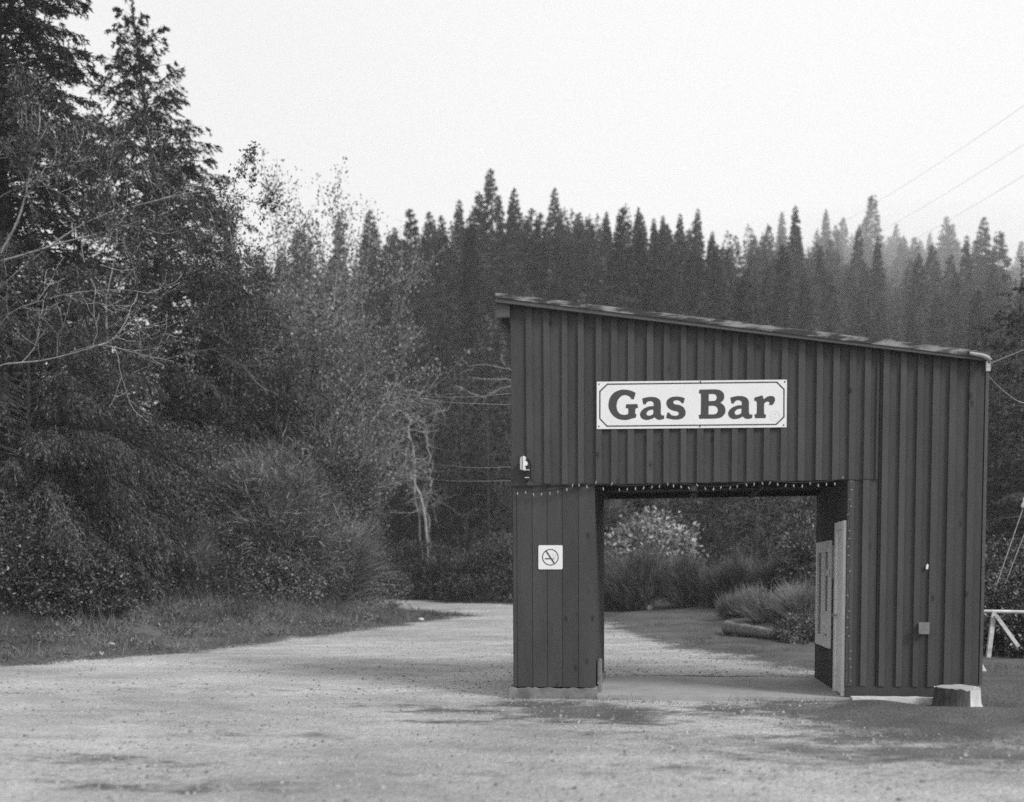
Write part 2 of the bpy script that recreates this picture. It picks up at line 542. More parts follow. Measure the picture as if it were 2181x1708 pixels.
def ground_mat():
    m = bpy.data.materials.new('gravel_and_turf')
    m.use_nodes = True
    N, Lk = m.node_tree.nodes, m.node_tree.links
    p = N['Principled BSDF']
    p.inputs['Roughness'].default_value = 0.95
    p.inputs['Specular IOR Level'].default_value = 0.1
    tc = N.new('ShaderNodeTexCoord')

    def noise(scale, detail=4, rough=0.6, st=(1, 1, 1), dist=0.0):
        mp = N.new('ShaderNodeMapping'); mp.inputs['Scale'].default_value = st
        Lk.new(tc.outputs['Object'], mp.inputs['Vector'])
        n = N.new('ShaderNodeTexNoise'); n.inputs['Scale'].default_value = scale; n.inputs['Detail'].default_value = detail; n.inputs['Roughness'].default_value = rough
        n.inputs['Distortion'].default_value = dist
        Lk.new(mp.outputs[0], n.inputs['Vector'])
        return n.outputs['Fac']

    def mrange(s, a, b, c, d):
        r = N.new('ShaderNodeMapRange')
        for i, v in zip((1, 2, 3, 4), (a, b, c, d)):
            r.inputs[i].default_value = v
        Lk.new(s, r.inputs[0])
        return r.outputs[0]

    def math2(op, a, b):
        n = N.new('ShaderNodeMath'); n.operation = op
        for i, s in enumerate((a, b)):
            if isinstance(s, (int, float)):
                n.inputs[i].default_value = s
            else:
                Lk.new(s, n.inputs[i])
        return n.outputs[0]

    def mix(f, a, b):
        n = N.new('ShaderNodeMix'); n.data_type = 'FLOAT'
        Lk.new(f, n.inputs[0]); Lk.new(a, n.inputs[2]); Lk.new(b, n.inputs[3])
        return n.outputs[0]
    big = mrange(noise(0.35, 5, 0.6, (0.7, 1.2, 1)), 0.3, 0.7, 0.68, 1.25)
    mid = mrange(noise(1.6, 6, 0.65, (0.6, 1.3, 1), 0.6), 0.3, 0.7, 0.80, 1.20)
    fine = mrange(noise(55, 5, 0.75), 0.3, 0.7, 0.72, 1.28)
    vo = N.new('ShaderNodeTexVoronoi'); vo.inputs['Scale'].default_value = 26
    Lk.new(tc.outputs['Object'], vo.inputs['Vector'])
    peb = mrange(vo.outputs['Color'], 0, 1, 0.82, 1.2)
    gravel = math2('MULTIPLY', math2('MULTIPLY', math2('MULTIPLY', big, mid), math2('MULTIPLY', fine, peb)), GRAVEL)
    tb = mrange(noise(0.8, 6, 0.65), 0.3, 0.7, 0.06, 0.135)
    tf = mrange(noise(30, 6, 0.75), 0.3, 0.7, 0.6, 1.45)
    turf = math2('MULTIPLY', tb, tf)
    at_ = N.new('ShaderNodeAttribute'); at_.attribute_name = 'turf'
    ed = math2('ADD', at_.outputs['Fac'], mrange(noise(0.95, 8, 0.72), 0.25, 0.75, -0.85, 0.85))
    ed2 = math2('ADD', ed, mrange(noise(14, 6, 0.7), 0.25, 0.75, -0.35, 0.35))
    f = mrange(ed2, -0.15, 0.45, 0, 1)
    pa = N.new('ShaderNodeAttribute'); pa.attribute_name = 'weeds'
    pf = mrange(math2('ADD', pa.outputs['Fac'], mrange(noise(2.6, 8, 0.75, (0.8, 1.2, 1)), 0.25, 0.75, -0.6, 0.6)), 0.40, 0.80, 0, 0.95)
    gravel2 = mix(pf, gravel, math2('MULTIPLY', turf, 1.1))
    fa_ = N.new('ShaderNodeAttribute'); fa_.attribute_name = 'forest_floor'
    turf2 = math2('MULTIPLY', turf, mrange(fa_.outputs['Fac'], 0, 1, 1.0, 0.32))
    col = mix(f, gravel2, turf2)
    Lk.new(col, p.inputs['Base Color'])
    hgt = math2('ADD', math2('MULTIPLY', noise(40, 6, 0.7), 1.0), math2('MULTIPLY', vo.outputs['Distance'], -0.9))
    bp = N.new('ShaderNodeBump'); bp.inputs['Strength'].default_value = 0.9; bp.inputs['Distance'].default_value = 0.02
    Lk.new(hgt, bp.inputs['Height']); Lk.new(bp.outputs[0], p.inputs['Normal'])
    return m


GRAVEL = 0.365
ground = kind(gm.build('ground', ground_mat(), smooth=True), 'structure')
a_ = ground.data.attributes.new('turf', 'FLOAT', 'POINT')
a_.data.foreach_set('value', np.clip(sd, -3, 3).astype(np.float32))
wv = np.zeros(len(px_))
for (cx, cy, rx, ry, s) in ((-0.75, -1.3, 1.1, 0.9, 0.95), (0.75, -1.0, 0.55, 0.75, 0.8), (-1.3, -0.6, 0.8, 0.45, 0.9), (2.6, -3.4, 2.6, 0.9, 0.75), (-1.9, -2.1, 1.2, 0.35, 0.55),
                            (-2.6, -0.85, 1.6, 0.25, 0.55), (0.5, -2.8, 2.6, 0.5, 0.45), (-3.6, -5.4, 1.5, 0.4, 0.6), (-3.4, -3.2, 1.6, 0.35, 0.5), (0.8, -4.4, 2.5, 0.5, 0.42), (0.7, 2.9, 1.4, 0.2, 0.75), (-5.5, 0.5, 2.2, 0.5, 0.35), (-4.6, -4.6, 1.4, 0.3, 0.62), (-1.8, -4.9, 0.9, 0.25, 0.5), (2.3, -2.6, 1.6, 0.9, 0.7), (3.2, -0.9, 1.5, 0.8, 0.9), (1.5, -0.8, 0.7, 0.7, 0.8), (-2.1, -1.25, 1.0, 0.28, 0.8), (-0.3, -2.0, 0.9, 0.3, 0.7)):
    wv = np.maximum(wv, s * np.exp(-(((px_ - cx) / rx) ** 2 + ((py_ - cy) / ry) ** 2) * 0.9))
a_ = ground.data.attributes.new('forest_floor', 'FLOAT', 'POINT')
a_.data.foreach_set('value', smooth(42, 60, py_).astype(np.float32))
a_ = ground.data.attributes.new('weeds', 'FLOAT', 'POINT')
a_.data.foreach_set('value', (wv * 1.15).astype(np.float32))

# ------------------------------------------------------------------ the shed
SHX0, SHX1, OPX0, OPX1, OPZ, SHD = -1.753, 3.705, -0.735, 2.213, 2.60, 2.24
shed = thing('shed', 'dark board-and-batten drive-through shed with a lean-to roof and an open bay', 'shed', (0, 0, 0))


def line_z(p, q):
    return lambda x: p[2] + (q[2] - p[2]) * (x - p[0]) / (q[0] - p[0])


FY = -0.11                                                        # fascia plane
f_top = line_z(src(1074, 646, FY), src(2140, 777, FY))
f_bot = line_z(src(1074, 655, FY), src(2140, 783, FY))
r_top = line_z(src(1074, 635, FY), src(2140, 763, FY))
fx0, fx1 = float(src(1074, 640, FY)[0]), float(src(2141, 770, FY)[0])
wall_top = lambda x: f_top(x) - 0.02

STEPX = float(src(1906, 960)[0])                                   # the upper sheet of boards reaches this far right
b_src = [1147, 1184.8, 1224.3, 1259.6, 1298.1, 1331.5, 1368.7, 1409.5, 1445.4, 1482, 1519.6, 1557.1, 1594.7, 1626.7, 1664.8, 1702, 1738.7, 1778, 1814, 1849.7, 1882.4, 1922.4, 1960, 1997, 2031.3, 2067.9, 2110.5]
bx = [float(src(s, 720)[0]) for s in b_src]
rb = random.Random(3)
wall = MB()
edges = [SHX0 + 0.0] + bx + [SHX1]
for i in range(len(edges) - 1):                                   # boards between the battens
    x0, x1 = edges[i] + (0.002 if i else 0), edges[i + 1] - 0.002
    segs = [(x0, x1)]
    if x0 < STEPX < x1:
        segs = [(x0, STEPX - 0.004), (STEPX + 0.004, x1)]
    for (a, b) in segs:
        zb = OPZ if b <= STEPX + 0.001 else 0.17
        dy = rb.uniform(0, 0.004)
        if b > OPX1 and b <= STEPX + 0.001:                       # lower boards beneath the lap, right of the bay
            a2 = max(a, OPX1)
            wall.prism_y([(a2, 0.17), (b, 0.17), (b, OPZ + 0.02), (a2, OPZ + 0.02)], 0.010 + dy, 0.035)
        wall.prism_y([(a, zb), (b, zb), (b, wall_top(b)), (a, wall_top(a))], dy, 0.03)
wall.cur = 1
for i, x in enumerate(bx):
    w = 0.036 + rb.uniform(-0.003, 0.003)
    zb = OPZ + rb.uniform(-0.002, 0.004) if x < STEPX else 0.18
    lean = rb.uniform(-0.006, 0.006)
    wall.prism_y([(x - w + lean, zb), (x + w + lean, zb), (x + w, wall_top(x + w)), (x - w, wall_top(x - w))], -0.027 + rb.uniform(0, 0.004), -0.001)
    if OPX1 < x < STEPX:
        wall.prism_y([(x - w, 0.18), (x + w, 0.18), (x + w, OPZ - 0.004), (x - w, OPZ - 0.004)], -0.018, 0.009)
wall.cur = 0
xs = STEPX - 0.03
wall.prism_y([(xs - 0.008, OPZ), (xs + 0.008, OPZ), (xs + 0.008, wall_top(xs)), (xs - 0.008, wall_top(xs))], -0.016, -0.001)
wall.box((OPX1, -0.012, 0.05), (SHX1, 0.02, 0.172))                # base board
wall.build('batten_wall', [M['paint'], M['paint_batten']], shed)

pil = MB()
seams = [SHX0 + 0.008] + [float(src(s, 1200)[0]) for s in (1120, 1153.6, 1186, 1218.6, 1253.7)] + [OPX0]
for i in range(len(seams) - 1):
    pil.box((seams[i] + 0.003, 0.018 + rb.uniform(0, 0.004), 0.13), (seams[i + 1] - 0.003, 0.045, OPZ + 0.05))
for i in range(12):
    y0 = 0.05 + i * (SHD - 0.05) / 12
    pil.box((OPX0 - 0.03, y0 + 0.003, 0.13), (OPX0 - 0.003 - rb.uniform(0, 0.003), y0 + (SHD - 0.05) / 12 - 0.003, OPZ + 0.05))
    pil.box((SHX0, y0 + 0.003, 0.13), (SHX0 + 0.03, y0 + (SHD - 0.05) / 12 - 0.003, 4.4))
pil.box((SHX0 + 0.03, SHD - 0.03, 0.13), (OPX0 - 0.03, SHD, OPZ))
pil.box((SHX0 + 0.034, 0.046, 0.13), (OPX0 - 0.034, SHD - 0.034, OPZ))
pil.build('plank_pillar', M['paint'], shed)

# footing under the pillar: chipped concrete
ft = MB()
n = 24
for yy0, yy1 in ((-0.05, SHD),):
    prof = []
    for i in range(n + 1):
        x = SHX0 - 0.035 + (OPX0 + 0.02 - SHX0 + 0.035) * i / n
        prof.append((x, 0.128 + rb.uniform(-0.022, 0.002)))
    ft.prism_y([(prof[0][0], -0.12), (prof[-1][0], -0.12)] + prof[::-1], yy0, yy1)
ft.build('footing', M['concrete'], shed)
sb = MB()
prof = []
for i in range(41):
    x = OPX0 + 0.0225 + (SHX1 + 0.02 - OPX0 - 0.0225) * i / 40
    prof.append((x, -0.04 + (0.0)))
sb.box((OPX0 + 0.0225, -0.06, -0.12), (OPX1 + 0.05, SHD + 0.02, 0.045))
sb.build('floor_slab', M['slab'], shed)
s2 = MB()
s2.box((OPX1 + 0.055, 0.004, -0.12), (SHX1 - 0.03, SHD, 0.048))
s2.build('sill_footing', M['concrete'], shed)

# back and side walls, inner wall of the room
bk = MB()
bk.box((SHX0, SHD, OPZ + 0.004), (SHX1, SHD + 0.03, 3.9))
for i in range(24):
    x = SHX0 + 0.1 + i * 0.225
    bk.box((x - 0.035, SHD + 0.031, OPZ), (x + 0.035, SHD + 0.05, 3.88))
bk.box((OPX1 + 0.002, SHD, 0.05), (SHX1, SHD + 0.03, OPZ - 0.004))
bk.build('plank_wall', M['paint_in'], shed)
sw = MB()
for i in range(11):
    y0 = 0.05 + i * (SHD - 0.05) / 11
    sw.box((SHX1 - 0.03, y0 + 0.002, 0.17), (SHX1 - rb.uniform(0, 0.004), y0 + (SHD - 0.05) / 11 - 0.002, 3.92))
sw.build('side_wall', M['paint'], shed)
iw = MB()
IX = OPX1 + 0.006
for i in range(14):
    y0 = 0.04 + i * (SHD - 0.04) / 14
    iw.box((IX + rb.uniform(0, 0.004), y0 + 0.003, 0.05), (IX + 0.03, y0 + (SHD - 0.04) / 14 - 0.003, OPZ + 0.05))
iw.box((IX + 0.031, 0.04, 0.05), (IX + 0.05, SHD - 0.002, OPZ + 0.05))
iw.build('inner_wall', M['paint_in'], shed)

# corner boards on the right end
EBZ = float(src(2132, 806)[2])
cb = MB()
cb.prism_y([(SHX1 + 0.004, EBZ), (SHX1 + 0.05, EBZ), (SHX1 + 0.05, f_bot(SHX1) + 0.03), (SHX1 + 0.004, f_bot(SHX1) + 0.03)], -0.03, 0.0)
cb.build('end_block', M['white_wood'], shed)
cb = MB()
cb.box((SHX1 + 0.02, 0.03, 0.2), (SHX1 + 0.055, 0.10, EBZ - 0.004))
cb.build('corner_board', M['fascia'], shed)

# roof
rf = MB()
ov0, ov1 = FY - 0.005, SHD + 0.25
rp = [(fx0 - 0.012, f_top(fx0 - 0.012) + 0.002), (fx1 + 0.035, f_top(fx1 + 0.035) + 0.002), (fx1 + 0.035, r_top(fx1 + 0.035) + 0.005), (fx0 - 0.012, r_top(fx0 - 0.012) + 0.005)]
rf.prism_y(rp, FY + 0.02, ov1)
rf.build('roof', M['roofing'], shed)
ms = MB()
N_ = 60
prof = []
for i in range(N_ + 1):
    x = fx0 + (fx1 - 0.1 - fx0) * i / N_
    prof.append((x, r_top(x) + rb.uniform(-0.004, 0.002)))
ms.prism_y([(fx0, f_top(fx0) + 0.001), (fx1 - 0.1, f_top(fx1 - 0.1) + 0.001)] + prof[::-1], FY - 0.012, FY + 0.018)
ms.build('roof_edge', M['moss'], shed)
fa = MB()
fa.prism_y([(fx0, f_bot(fx0)), (fx1, f_bot(fx1)), (fx1, f_top(fx1)), (fx0, f_top(fx0))], FY, FY + 0.04)
fa.prism_y([(SHX0, f_bot(SHX0) + 0.02), (SHX1, f_bot(SHX1) + 0.02), (SHX1, f_top(SHX1) - 0.002), (SHX0, f_top(SHX0) - 0.002)], FY + 0.041, -0.03)
fa.build('fascia', M['fascia'], shed)
# rolled cap at the low end of the roof
gp = [src(2100, 765, FY), src(2128, 770, FY), src(2140, 775, FY), src(2145, 780, FY), src(2143, 786, FY)]
gt = MB()
gt.tubes(np.array([[p[0], FY - 0.02, p[2] - 0.01] for p in gp]), np.array([0.02, 0.026, 0.028, 0.028, 0.018]), 8)
gt.build('gutter', M['steel'], shed, smooth=True)
# boxed eave at the high end with a small bracket
ea = MB()
p0, p1 = src(1074.5, 656, -0.06), src(1110, 687, -0.06)
ea.prism_y([(p0[0], p1[2]), (SHX0 - 0.004, p1[2]), (SHX0 - 0.004, f_bot(SHX0) + 0.01), (p0[0], f_bot(p0[0]) + 0.01)], -0.06, SHD)
ea.build('eave_box', M['fascia'], shed)
br = MB()
q = [src(1082, 688, 0.05), src(1103, 688, 0.05), src(1104, 715, 0.05), src(1090, 700, 0.05)]
br.prism_y([(q[3][0], q[3][2]), (q[2][0], q[2][2]), (q[1][0], q[1][2] - 0.002), (q[0][0], q[0][2] - 0.002)], 0.05, 0.09)
br.build('bracket', M['beam'], shed)
# ceiling and beams of the bay
ce = MB()
for i in range(16):
    y0 = 0.04 + i * (SHD - 0.04) / 16
    ce.box((OPX0, y0 + 0.002, OPZ + 0.06), (OPX1, y0 + (SHD - 0.04) / 16 - 0.002, OPZ + 0.085))
ce.build('ceiling', M['beam'], shed)
for yy, zz in ((0.036, OPZ + 0.012), (SHD - 0.09, OPZ - 0.012), (SHD * 0.45, OPZ + 0.01)):
    b_ = MB()
    b_.box((OPX0, yy, zz), (OPX1, yy + 0.085, OPZ + 0.058))
    b_.build('beam', M['beam'], shed)
for (a, b) in (((1625, 1030), (1598, 1061)), ((1274, 1033), (1292, 1062))):
    b_ = MB()
    b_.beam(at(a[0], a[1] + 2, 0.25), at(b[0], b[1] - 4, 1.9), 0.05, 0.05)
    b_.build('brace', M['beam'], shed)

# door in the inner wall
door = MB()
dz1 = 2.13
door.box((IX - 0.012, 0.125, 0.06), (IX - 0.002, 0.555, 2.03))
door.box((IX - 0.018, 0.18, 0.25), (IX - 0.0125, 0.50, 0.95))
door.box((IX - 0.018, 0.18, 1.1), (IX - 0.0125, 0.50, 1.9))
do = door.build('door', M['trim'], shed)
fr = MB()
fr.box((IX - 0.035, 0.035, 0.05), (IX - 0.0, 0.122, dz1))
fr.box((IX - 0.035, 0.558, 0.05), (IX - 0.0, 0.65, dz1))
fr.box((IX - 0.035, 0.1225, 2.033), (IX - 0.0, 0.5575, dz1))
fr.build('frame', M['trim'], do)
hd = MB()
hd.tubes(np.array([[IX - 0.012, 0.49, 1.0], [IX - 0.06, 0.49, 1.0], [IX - 0.075, 0.49, 1.0]]), np.array([0.012, 0.012, 0.025]), 8)
hd.build('handle', M['steel'], do, smooth=True)
# window beside it
wf = MB()
wy0, wy1, wz0, wz1 = 1.02, 2.07, 0.55, 1.93
wf.box((IX - 0.035, wy0, wz0), (IX, wy0 + 0.10, wz1))
wf.box((IX - 0.035, wy1 - 0.12, wz0), (IX, wy1, wz1))
wf.box((IX - 0.035, wy0 + 0.101, wz0), (IX, wy1 - 0.121, wz0 + 0.14))
wf.box((IX - 0.035, wy0 + 0.101, wz1 - 0.14), (IX, wy1 - 0.121, wz1))
wf.box((IX - 0.03, 1.42, wz0 + 0.141), (IX, 1.66, wz1 - 0.141))
wo_ = wf.build('window', M['trim'], shed)
pn = MB()
pn.box((IX - 0.012, wy0 + 0.101, wz0 + 0.141), (IX - 0.004, 1.419, wz1 - 0.141))
pn.box((IX - 0.012, 1.661, wz0 + 0.141), (IX - 0.004, wy1 - 0.121, wz1 - 0.141))
pn.build('pane', M['glass'], wo_)
pn = MB()
pn.box((IX - 0.045, wy0 - 0.02, 1.48), (IX - 0.036, wy0 + 0.16, 1.56))
pn.build('catch', M['trim'], wo_)
pn = MB()
pn.box((IX - 0.022, wy0 + 0.101, 0.72), (IX - 0.0125, 1.40, 1.02))
pn.build('rail', M['trim'], wo_)
nb = MB()
nb.box((IX - 0.02, 0.76, 1.45), (IX - 0.001, 0.90, 1.86))
tag(nb.build('notice_board', M['steel']), 'narrow grey notice board on the dark inner wall between door and window', 'notice board')

# ------------------------------------------------------------------ sign
def c1(x, y, Y=-0.03):
    return src(1290 + x / 10.386, 815 + y / 10.386, Y)


def c2(x, y, Y=-0.03):
    return src(1500 + x / 10.386, 815 + y / 10.386, Y)


SY = -0.034                                                       # face of the sign
def spline(pts):
    """closed outline: (x, y) smooth points, (x, y, 1) corners"""
    out = []
    n = len(pts)
    for i in range(n):
        p0, p1, p2, p3 = pts[i - 1], pts[i], pts[(i + 1) % n], pts[(i + 2) % n]
        a, b, c, d = (np.array(q[:2], float) for q in (p0, p1, p2, p3))
        k1, k2 = len(p1) > 2, len(p2) > 2
        if k1 and k2:
            out.append(b)
            continue
        L = np.linalg.norm(c - b)
        t1 = (c - a) / (np.linalg.norm(c - b) + np.linalg.norm(b - a)) * L
        t2 = (d - b) / (np.linalg.norm(d - c) + np.linalg.norm(c - b)) * L
        if k1:
            t1 = (c - b) * 1.5 - t2 * 0.5
        if k2:
            t2 = (c - b) * 1.5 - t1 * 0.5
        for t in np.linspace(0, 1, 7)[:-1]:
            out.append((2 * t**3 - 3 * t**2 + 1) * b + (t**3 - 2 * t**2 + t) * t1 + (-2 * t**3 + 3 * t**2) * c + (t**3 - t**2) * t2)
    return out


def flat_shape(mb, outlines, conv, y0, y1):
    """filled outline with holes, front at y0, pulled back to y1"""
    loops = [[conv(p[0], p[1]) for p in o] for o in outlines]
    allp = [p for lp in loops for p in lp]
    tri = tessellate_polygon([[Vector((p[0], p[2], 0)) for p in lp] for lp in loops])
    mb.add([(p[0], y0, p[2]) for p in allp], [list(t) for t in tri])
    for lp in loops:
        n = len(lp)
        mb.add([(p[0], y0, p[2]) for p in lp] + [(p[0], y1, p[2]) for p in lp], [[i, (i + 1) % n, n + (i + 1) % n, n + i] for i in range(n)])


sign = thing('sign', 'long white sign reading Gas Bar in heavy slab letters above the open bay', 'sign', tuple(c1(1100, 660)))
sign_o = np.array(sign.location)
pl = MB()
A, B_, C_, D_ = c1(40, 1200), c2(2130, 1160), c2(2140, 88), c1(40, 135)
pl.prism_y([(A[0], A[2]), (B_[0], B_[2]), (C_[0], C_[2]), (D_[0], D_[2])], SY, SY + 0.006)
def rel(o, origin):
    o.location = -Vector(origin)
    return o
rel(pl.build('panel', M['sign_white'], sign), sign_o)
O2 = 2181.0
outer = [(108 - 14, 347), (270, 176), (O2 + 1918, 130), (O2 + 2088, 300), (O2 + 2086, 935), (O2 + 1905, 1110), (265, 1150), (94, 972)]
inner = [(125, 360), (285, 206), (O2 + 1902, 160), (O2 + 2058, 314), (O2 + 2056, 918), (O2 + 1888, 1082), (278, 1120), (124, 962)]
bd = MB()
flat_shape(bd, [outer, inner], c1, SY - 0.0015, SY - 0.0002)
rel(bd.build('border', M['sign_ink'], sign), sign_o)
G_ = [(915, 385, 1), (878, 530, 1), (822, 530, 1), (775, 470), (680, 435), (590, 462), (515, 550), (488, 665), (505, 780), (565, 855), (655, 880), (715, 872), (750, 858, 1), (750, 765, 1), (738, 737), (686, 725, 1),
      (703, 640, 1), (955, 636, 1), (973, 722, 1), (925, 735), (907, 765, 1), (906, 840, 1), (914, 862), (935, 872, 1), (918, 945, 1), (845, 960), (750, 988), (650, 997), (520, 972), (400, 890), (325, 770), (303, 650), (335, 500), (430, 380), (550, 325), (670, 312), (800, 332)]
a_out = [(1060, 515, 1), (1088, 645, 1), (1140, 645, 1), (1180, 590), (1245, 573), (1305, 595), (1320, 650, 1), (1320, 682, 1), (1200, 695), (1080, 755), (1015, 850), (1035, 940), (1110, 990), (1190, 994), (1270, 975), (1348, 935, 1), (1390, 978), (1460, 993), (1555, 970, 1), (1560, 888, 1), (1510, 892), (1482, 850, 1), (1484, 620, 1), (1450, 535), (1370, 488), (1260, 475), (1150, 488)]
a_in = [(1312, 762, 1), (1215, 780), (1160, 840), (1175, 885), (1225, 900), (1275, 882), (1312, 858, 1)]
s_out = [(2024, 507, 1), (1995, 618, 1), (1950, 618, 1), (1905, 570), (1835, 552), (1775, 570), (1765, 610), (1795, 640), (1900, 660), (1995, 715), (2040, 810), (2025, 900), (1945, 968), (1830, 988), (1700, 975), (1600, 953, 1), (1628, 828, 1), (1672, 828, 1), (1715, 880), (1790, 902), (1860, 890), (1885, 850), (1865, 812), (1770, 790), (1660, 735), (1607, 640), (1625, 550), (1700, 490), (1810, 468), (1930, 478)]
B_out = [(172, 312, 1), (152, 392, 1), (190, 402), (205, 440, 1), (200, 850, 1), (185, 878), (148, 888, 1), (168, 970, 1), (500, 966, 1), (650, 940), (735, 865), (757, 770), (735, 690), (690, 640), (640, 608, 1), (700, 560), (730, 480), (710, 390), (630, 325), (500, 305, 1)]
B_i1 = [(380, 412, 1), (480, 412, 1), (535, 430), (558, 490), (535, 550), (470, 570, 1), (380, 570, 1)]
B_i2 = [(378, 678, 1), (480, 676, 1), (560, 710), (583, 775), (560, 840), (480, 870, 1), (375, 870, 1)]
sh = lambda P, dx, dy: [(p[0] + dx, p[1] + dy) + tuple(p[2:]) for p in P]
r_out = [(1412, 490, 1), (1587, 440, 1), (1622, 530, 1), (1690, 475), (1780, 455), (1855, 480), (1872, 540), (1850, 610), (1812, 660, 1), (1725, 660, 1), (1745, 625), (1735, 590), (1695, 582), (1655, 600), (1625, 635, 1), (1625, 840, 1), (1640, 868), (1674, 878, 1), (1658, 955, 1), (1422, 955, 1), (1405, 875, 1), (1445, 860), (1460, 820, 1), (1462, 640, 1), (1450, 580), (1395, 555, 1)]
for outl, cv in (([G_], c1), ([a_out, a_in], c1), ([s_out], c1), ([B_out, B_i1, B_i2], c2), ([sh(a_out, -198, -20), sh(a_in, -198, -20)], c2), ([r_out], c2)):
    lt = MB()
    flat_shape(lt, [spline(o) for o in outl], cv, SY - 0.0015, SY - 0.0002)
    rel(lt.build('letter', M['sign_ink'], sign), sign_o)
em = MB()
circ = lambda cx, cy, r, n=40: [(cx + r * math.cos(2 * math.pi * i / n), cy + r * math.sin(2 * math.pi * i / n)) for i in range(n)]
flat_shape(em, [circ(1865, 905, 116), circ(1865, 905, 109)], c2, SY - 0.0012, SY - 0.0002)
for (cx, cy) in ((1830, 868), (1885, 852), (1940, 892), (1795, 925), (1872, 890), (1870, 940), (1840, 965), (1905, 950)):
    arc = [(cx + 20 * math.cos(math.pi * i / 8), cy - 16 * math.sin(math.pi * i / 8)) for i in range(9)]
    arc2 = [(cx + 14 * math.cos(math.pi * i / 8), cy - 10 * math.sin(math.pi * i / 8)) for i in range(9)]
    flat_shape(em, [arc + arc2[::-1]], c2, SY - 0.0012, SY - 0.0002)
rel(em.build('emblem', M['sign_faint'], sign), sign_o)
for (x, y) in ((88, 188), (86, 1138), (O2 + 192, 131), (O2 + 180, 1146), (O2 + 2094, 134), (O2 + 2065, 1110)):
    p = c1(x, y, SY)
    sc = MB()
    ring = [(p[0] + 0.009 * math.cos(t), SY - 0.003, p[2] + 0.009 * math.sin(t)) for t in np.arange(10) * math.pi / 5]
    sc.prism_y([(q[0], q[2]) for q in ring], SY - 0.003, SY - 0.0002)
    rel(sc.build('screw', M['screw'], sign), sign_o)

# no smoking sign
def c3(x, y, Y=0.012):
    return src(1110 + x / 5.8875, 970 + y / 5.8875, Y)


NY = 0.010
ns = thing('no_smoking_sign', 'small square white no smoking sign on the plank pillar', 'sign', tuple(c3(490, 1405)))
no = np.array(ns.location)
np_ = MB()
rr = []
for (cx, cy, a0) in ((355, 1268, 180), (628, 1268, 270), (628, 1540, 0), (355, 1540, 90)):
    rr += [(cx + 18 * math.cos(math.radians(a0 + t)), cy + 18 * math.sin(math.radians(a0 + t))) for t in (0, 30, 60, 90)]
flat_shape(np_, [rr[::-1]], c3, NY, NY + 0.004)
rel(np_.build('panel', M['sign_white'], ns), no)
ri = MB()
flat_shape(ri, [circ(490, 1403, 106, 48), circ(490, 1403, 94, 48)], c3, NY - 0.0015, NY - 0.0002)
rel(ri.build('prohibition_ring', M['sign_ink'], ns), no)
ri = MB()
flat_shape(ri, [[(426, 1326), (441, 1316), (552, 1482), (537, 1492)]], c3, NY - 0.0024, NY - 0.0017)
rel(ri.build('prohibition_bar', M['sign_ink'], ns), no)
ri = MB()
flat_shape(ri, [[(420, 1415), (512, 1415), (512, 1430), (420, 1430)]], c3, NY - 0.0015, NY - 0.0002)
flat_shape(ri, [[(520, 1415), (528, 1415), (528, 1430), (520, 1430)]], c3, NY - 0.0015, NY - 0.0002)
flat_shape(ri, [[(534, 1415), (541, 1415), (541, 1430), (534, 1430)]], c3, NY - 0.0015, NY - 0.0002)
rel(ri.build('cigarette', M['sign_ink'], ns), no)
ri = MB()
wob = [(522 + 6 * math.sin(i * 0.9), 1405 - i * 7) for i in range(9)] 
flat_shape(ri, [wob + [(p[0] + 9, p[1]) for p in wob[::-1]]], c3, NY - 0.0012, NY - 0.0002)
wob = [(p[0] + 22 + 3 * i, p[1] + 4) for i, p in enumerate(wob)]
flat_shape(ri, [wob + [(p[0] + 9, p[1]) for p in wob[::-1]]], c3, NY - 0.0012, NY - 0.0002)
rel(ri.build('smoke', M['sign_faint'], ns), no)

# security lamp
lp = thing('security_lamp', 'white box security lamp on a black bracket near the left corner of the shed', 'lamp', tuple(c3(190, 300, 0.0)))
lo = np.array(lp.location)
def c3x(x): return c3(x, 300)[0]
def c3z(y): return c3(190, y)[2]
b_ = MB(); b_.prism_y([(c3x(128), c3z(300)), (c3x(168), c3z(308)), (c3x(168), c3z(136)), (c3x(140), c3z(140)), (c3x(128), c3z(160))], -0.16, -0.03)
rel(b_.build('lens', M['lens'], lp), lo)
b_ = MB(); b_.box((c3x(168), -0.175, c3z(310)), (c3x(187), -0.025, c3z(134)))
b_.box((c3x(187), -0.13, c3z(248)), (c3x(208), -0.07, c3z(196)))
b_.box((c3x(208), -0.12, c3z(234)), (c3x(216), -0.08, c3z(214)))
rel(b_.build('housing', M['white_plastic'], lp), lo)
b_ = MB(); b_.box((c3x(190), -0.08, c3z(430)), (c3x(222), -0.026, c3z(318)))
b_.tubes(np.array([[c3x(206), -0.05, c3z(425)], [c3x(206), -0.05, c3z(448)]]), np.array([0.014, 0.006]), 8)
b_.box((c3x(188), -0.06, c3z(318)), (c3x(212), -0.026, c3z(150)))
rel(b_.build('bracket', M['black_plastic'], lp), lo)
b_ = MB(); b_.box((c3x(186), -0.10, c3z(304)), (c3x(236), -0.06, c3z(297)))
rel(b_.build('clamp', M['white_plastic'], lp), lo)
b_ = MB(); b_.box((c3x(176), -0.086, c3z(400)), (c3x(224), -0.0265, c3z(392)))
rel(b_.build('clamp', M['white_plastic'], lp), lo)
b_ = MB()
cp = [(205, 150), (232, 165), (250, 205), (252, 405), (300, 435), (380, 468), (520, 470), (700, 478), (880, 466), (960, 466)]
pts = np.array([[c3(x, y)[0], -0.034, c3(x, y)[2]] for x, y in cp])
b_.tubes(pts, np.full(len(pts), 0.005), 5)
rel(b_.build('cord', M['cable'], lp), lo)

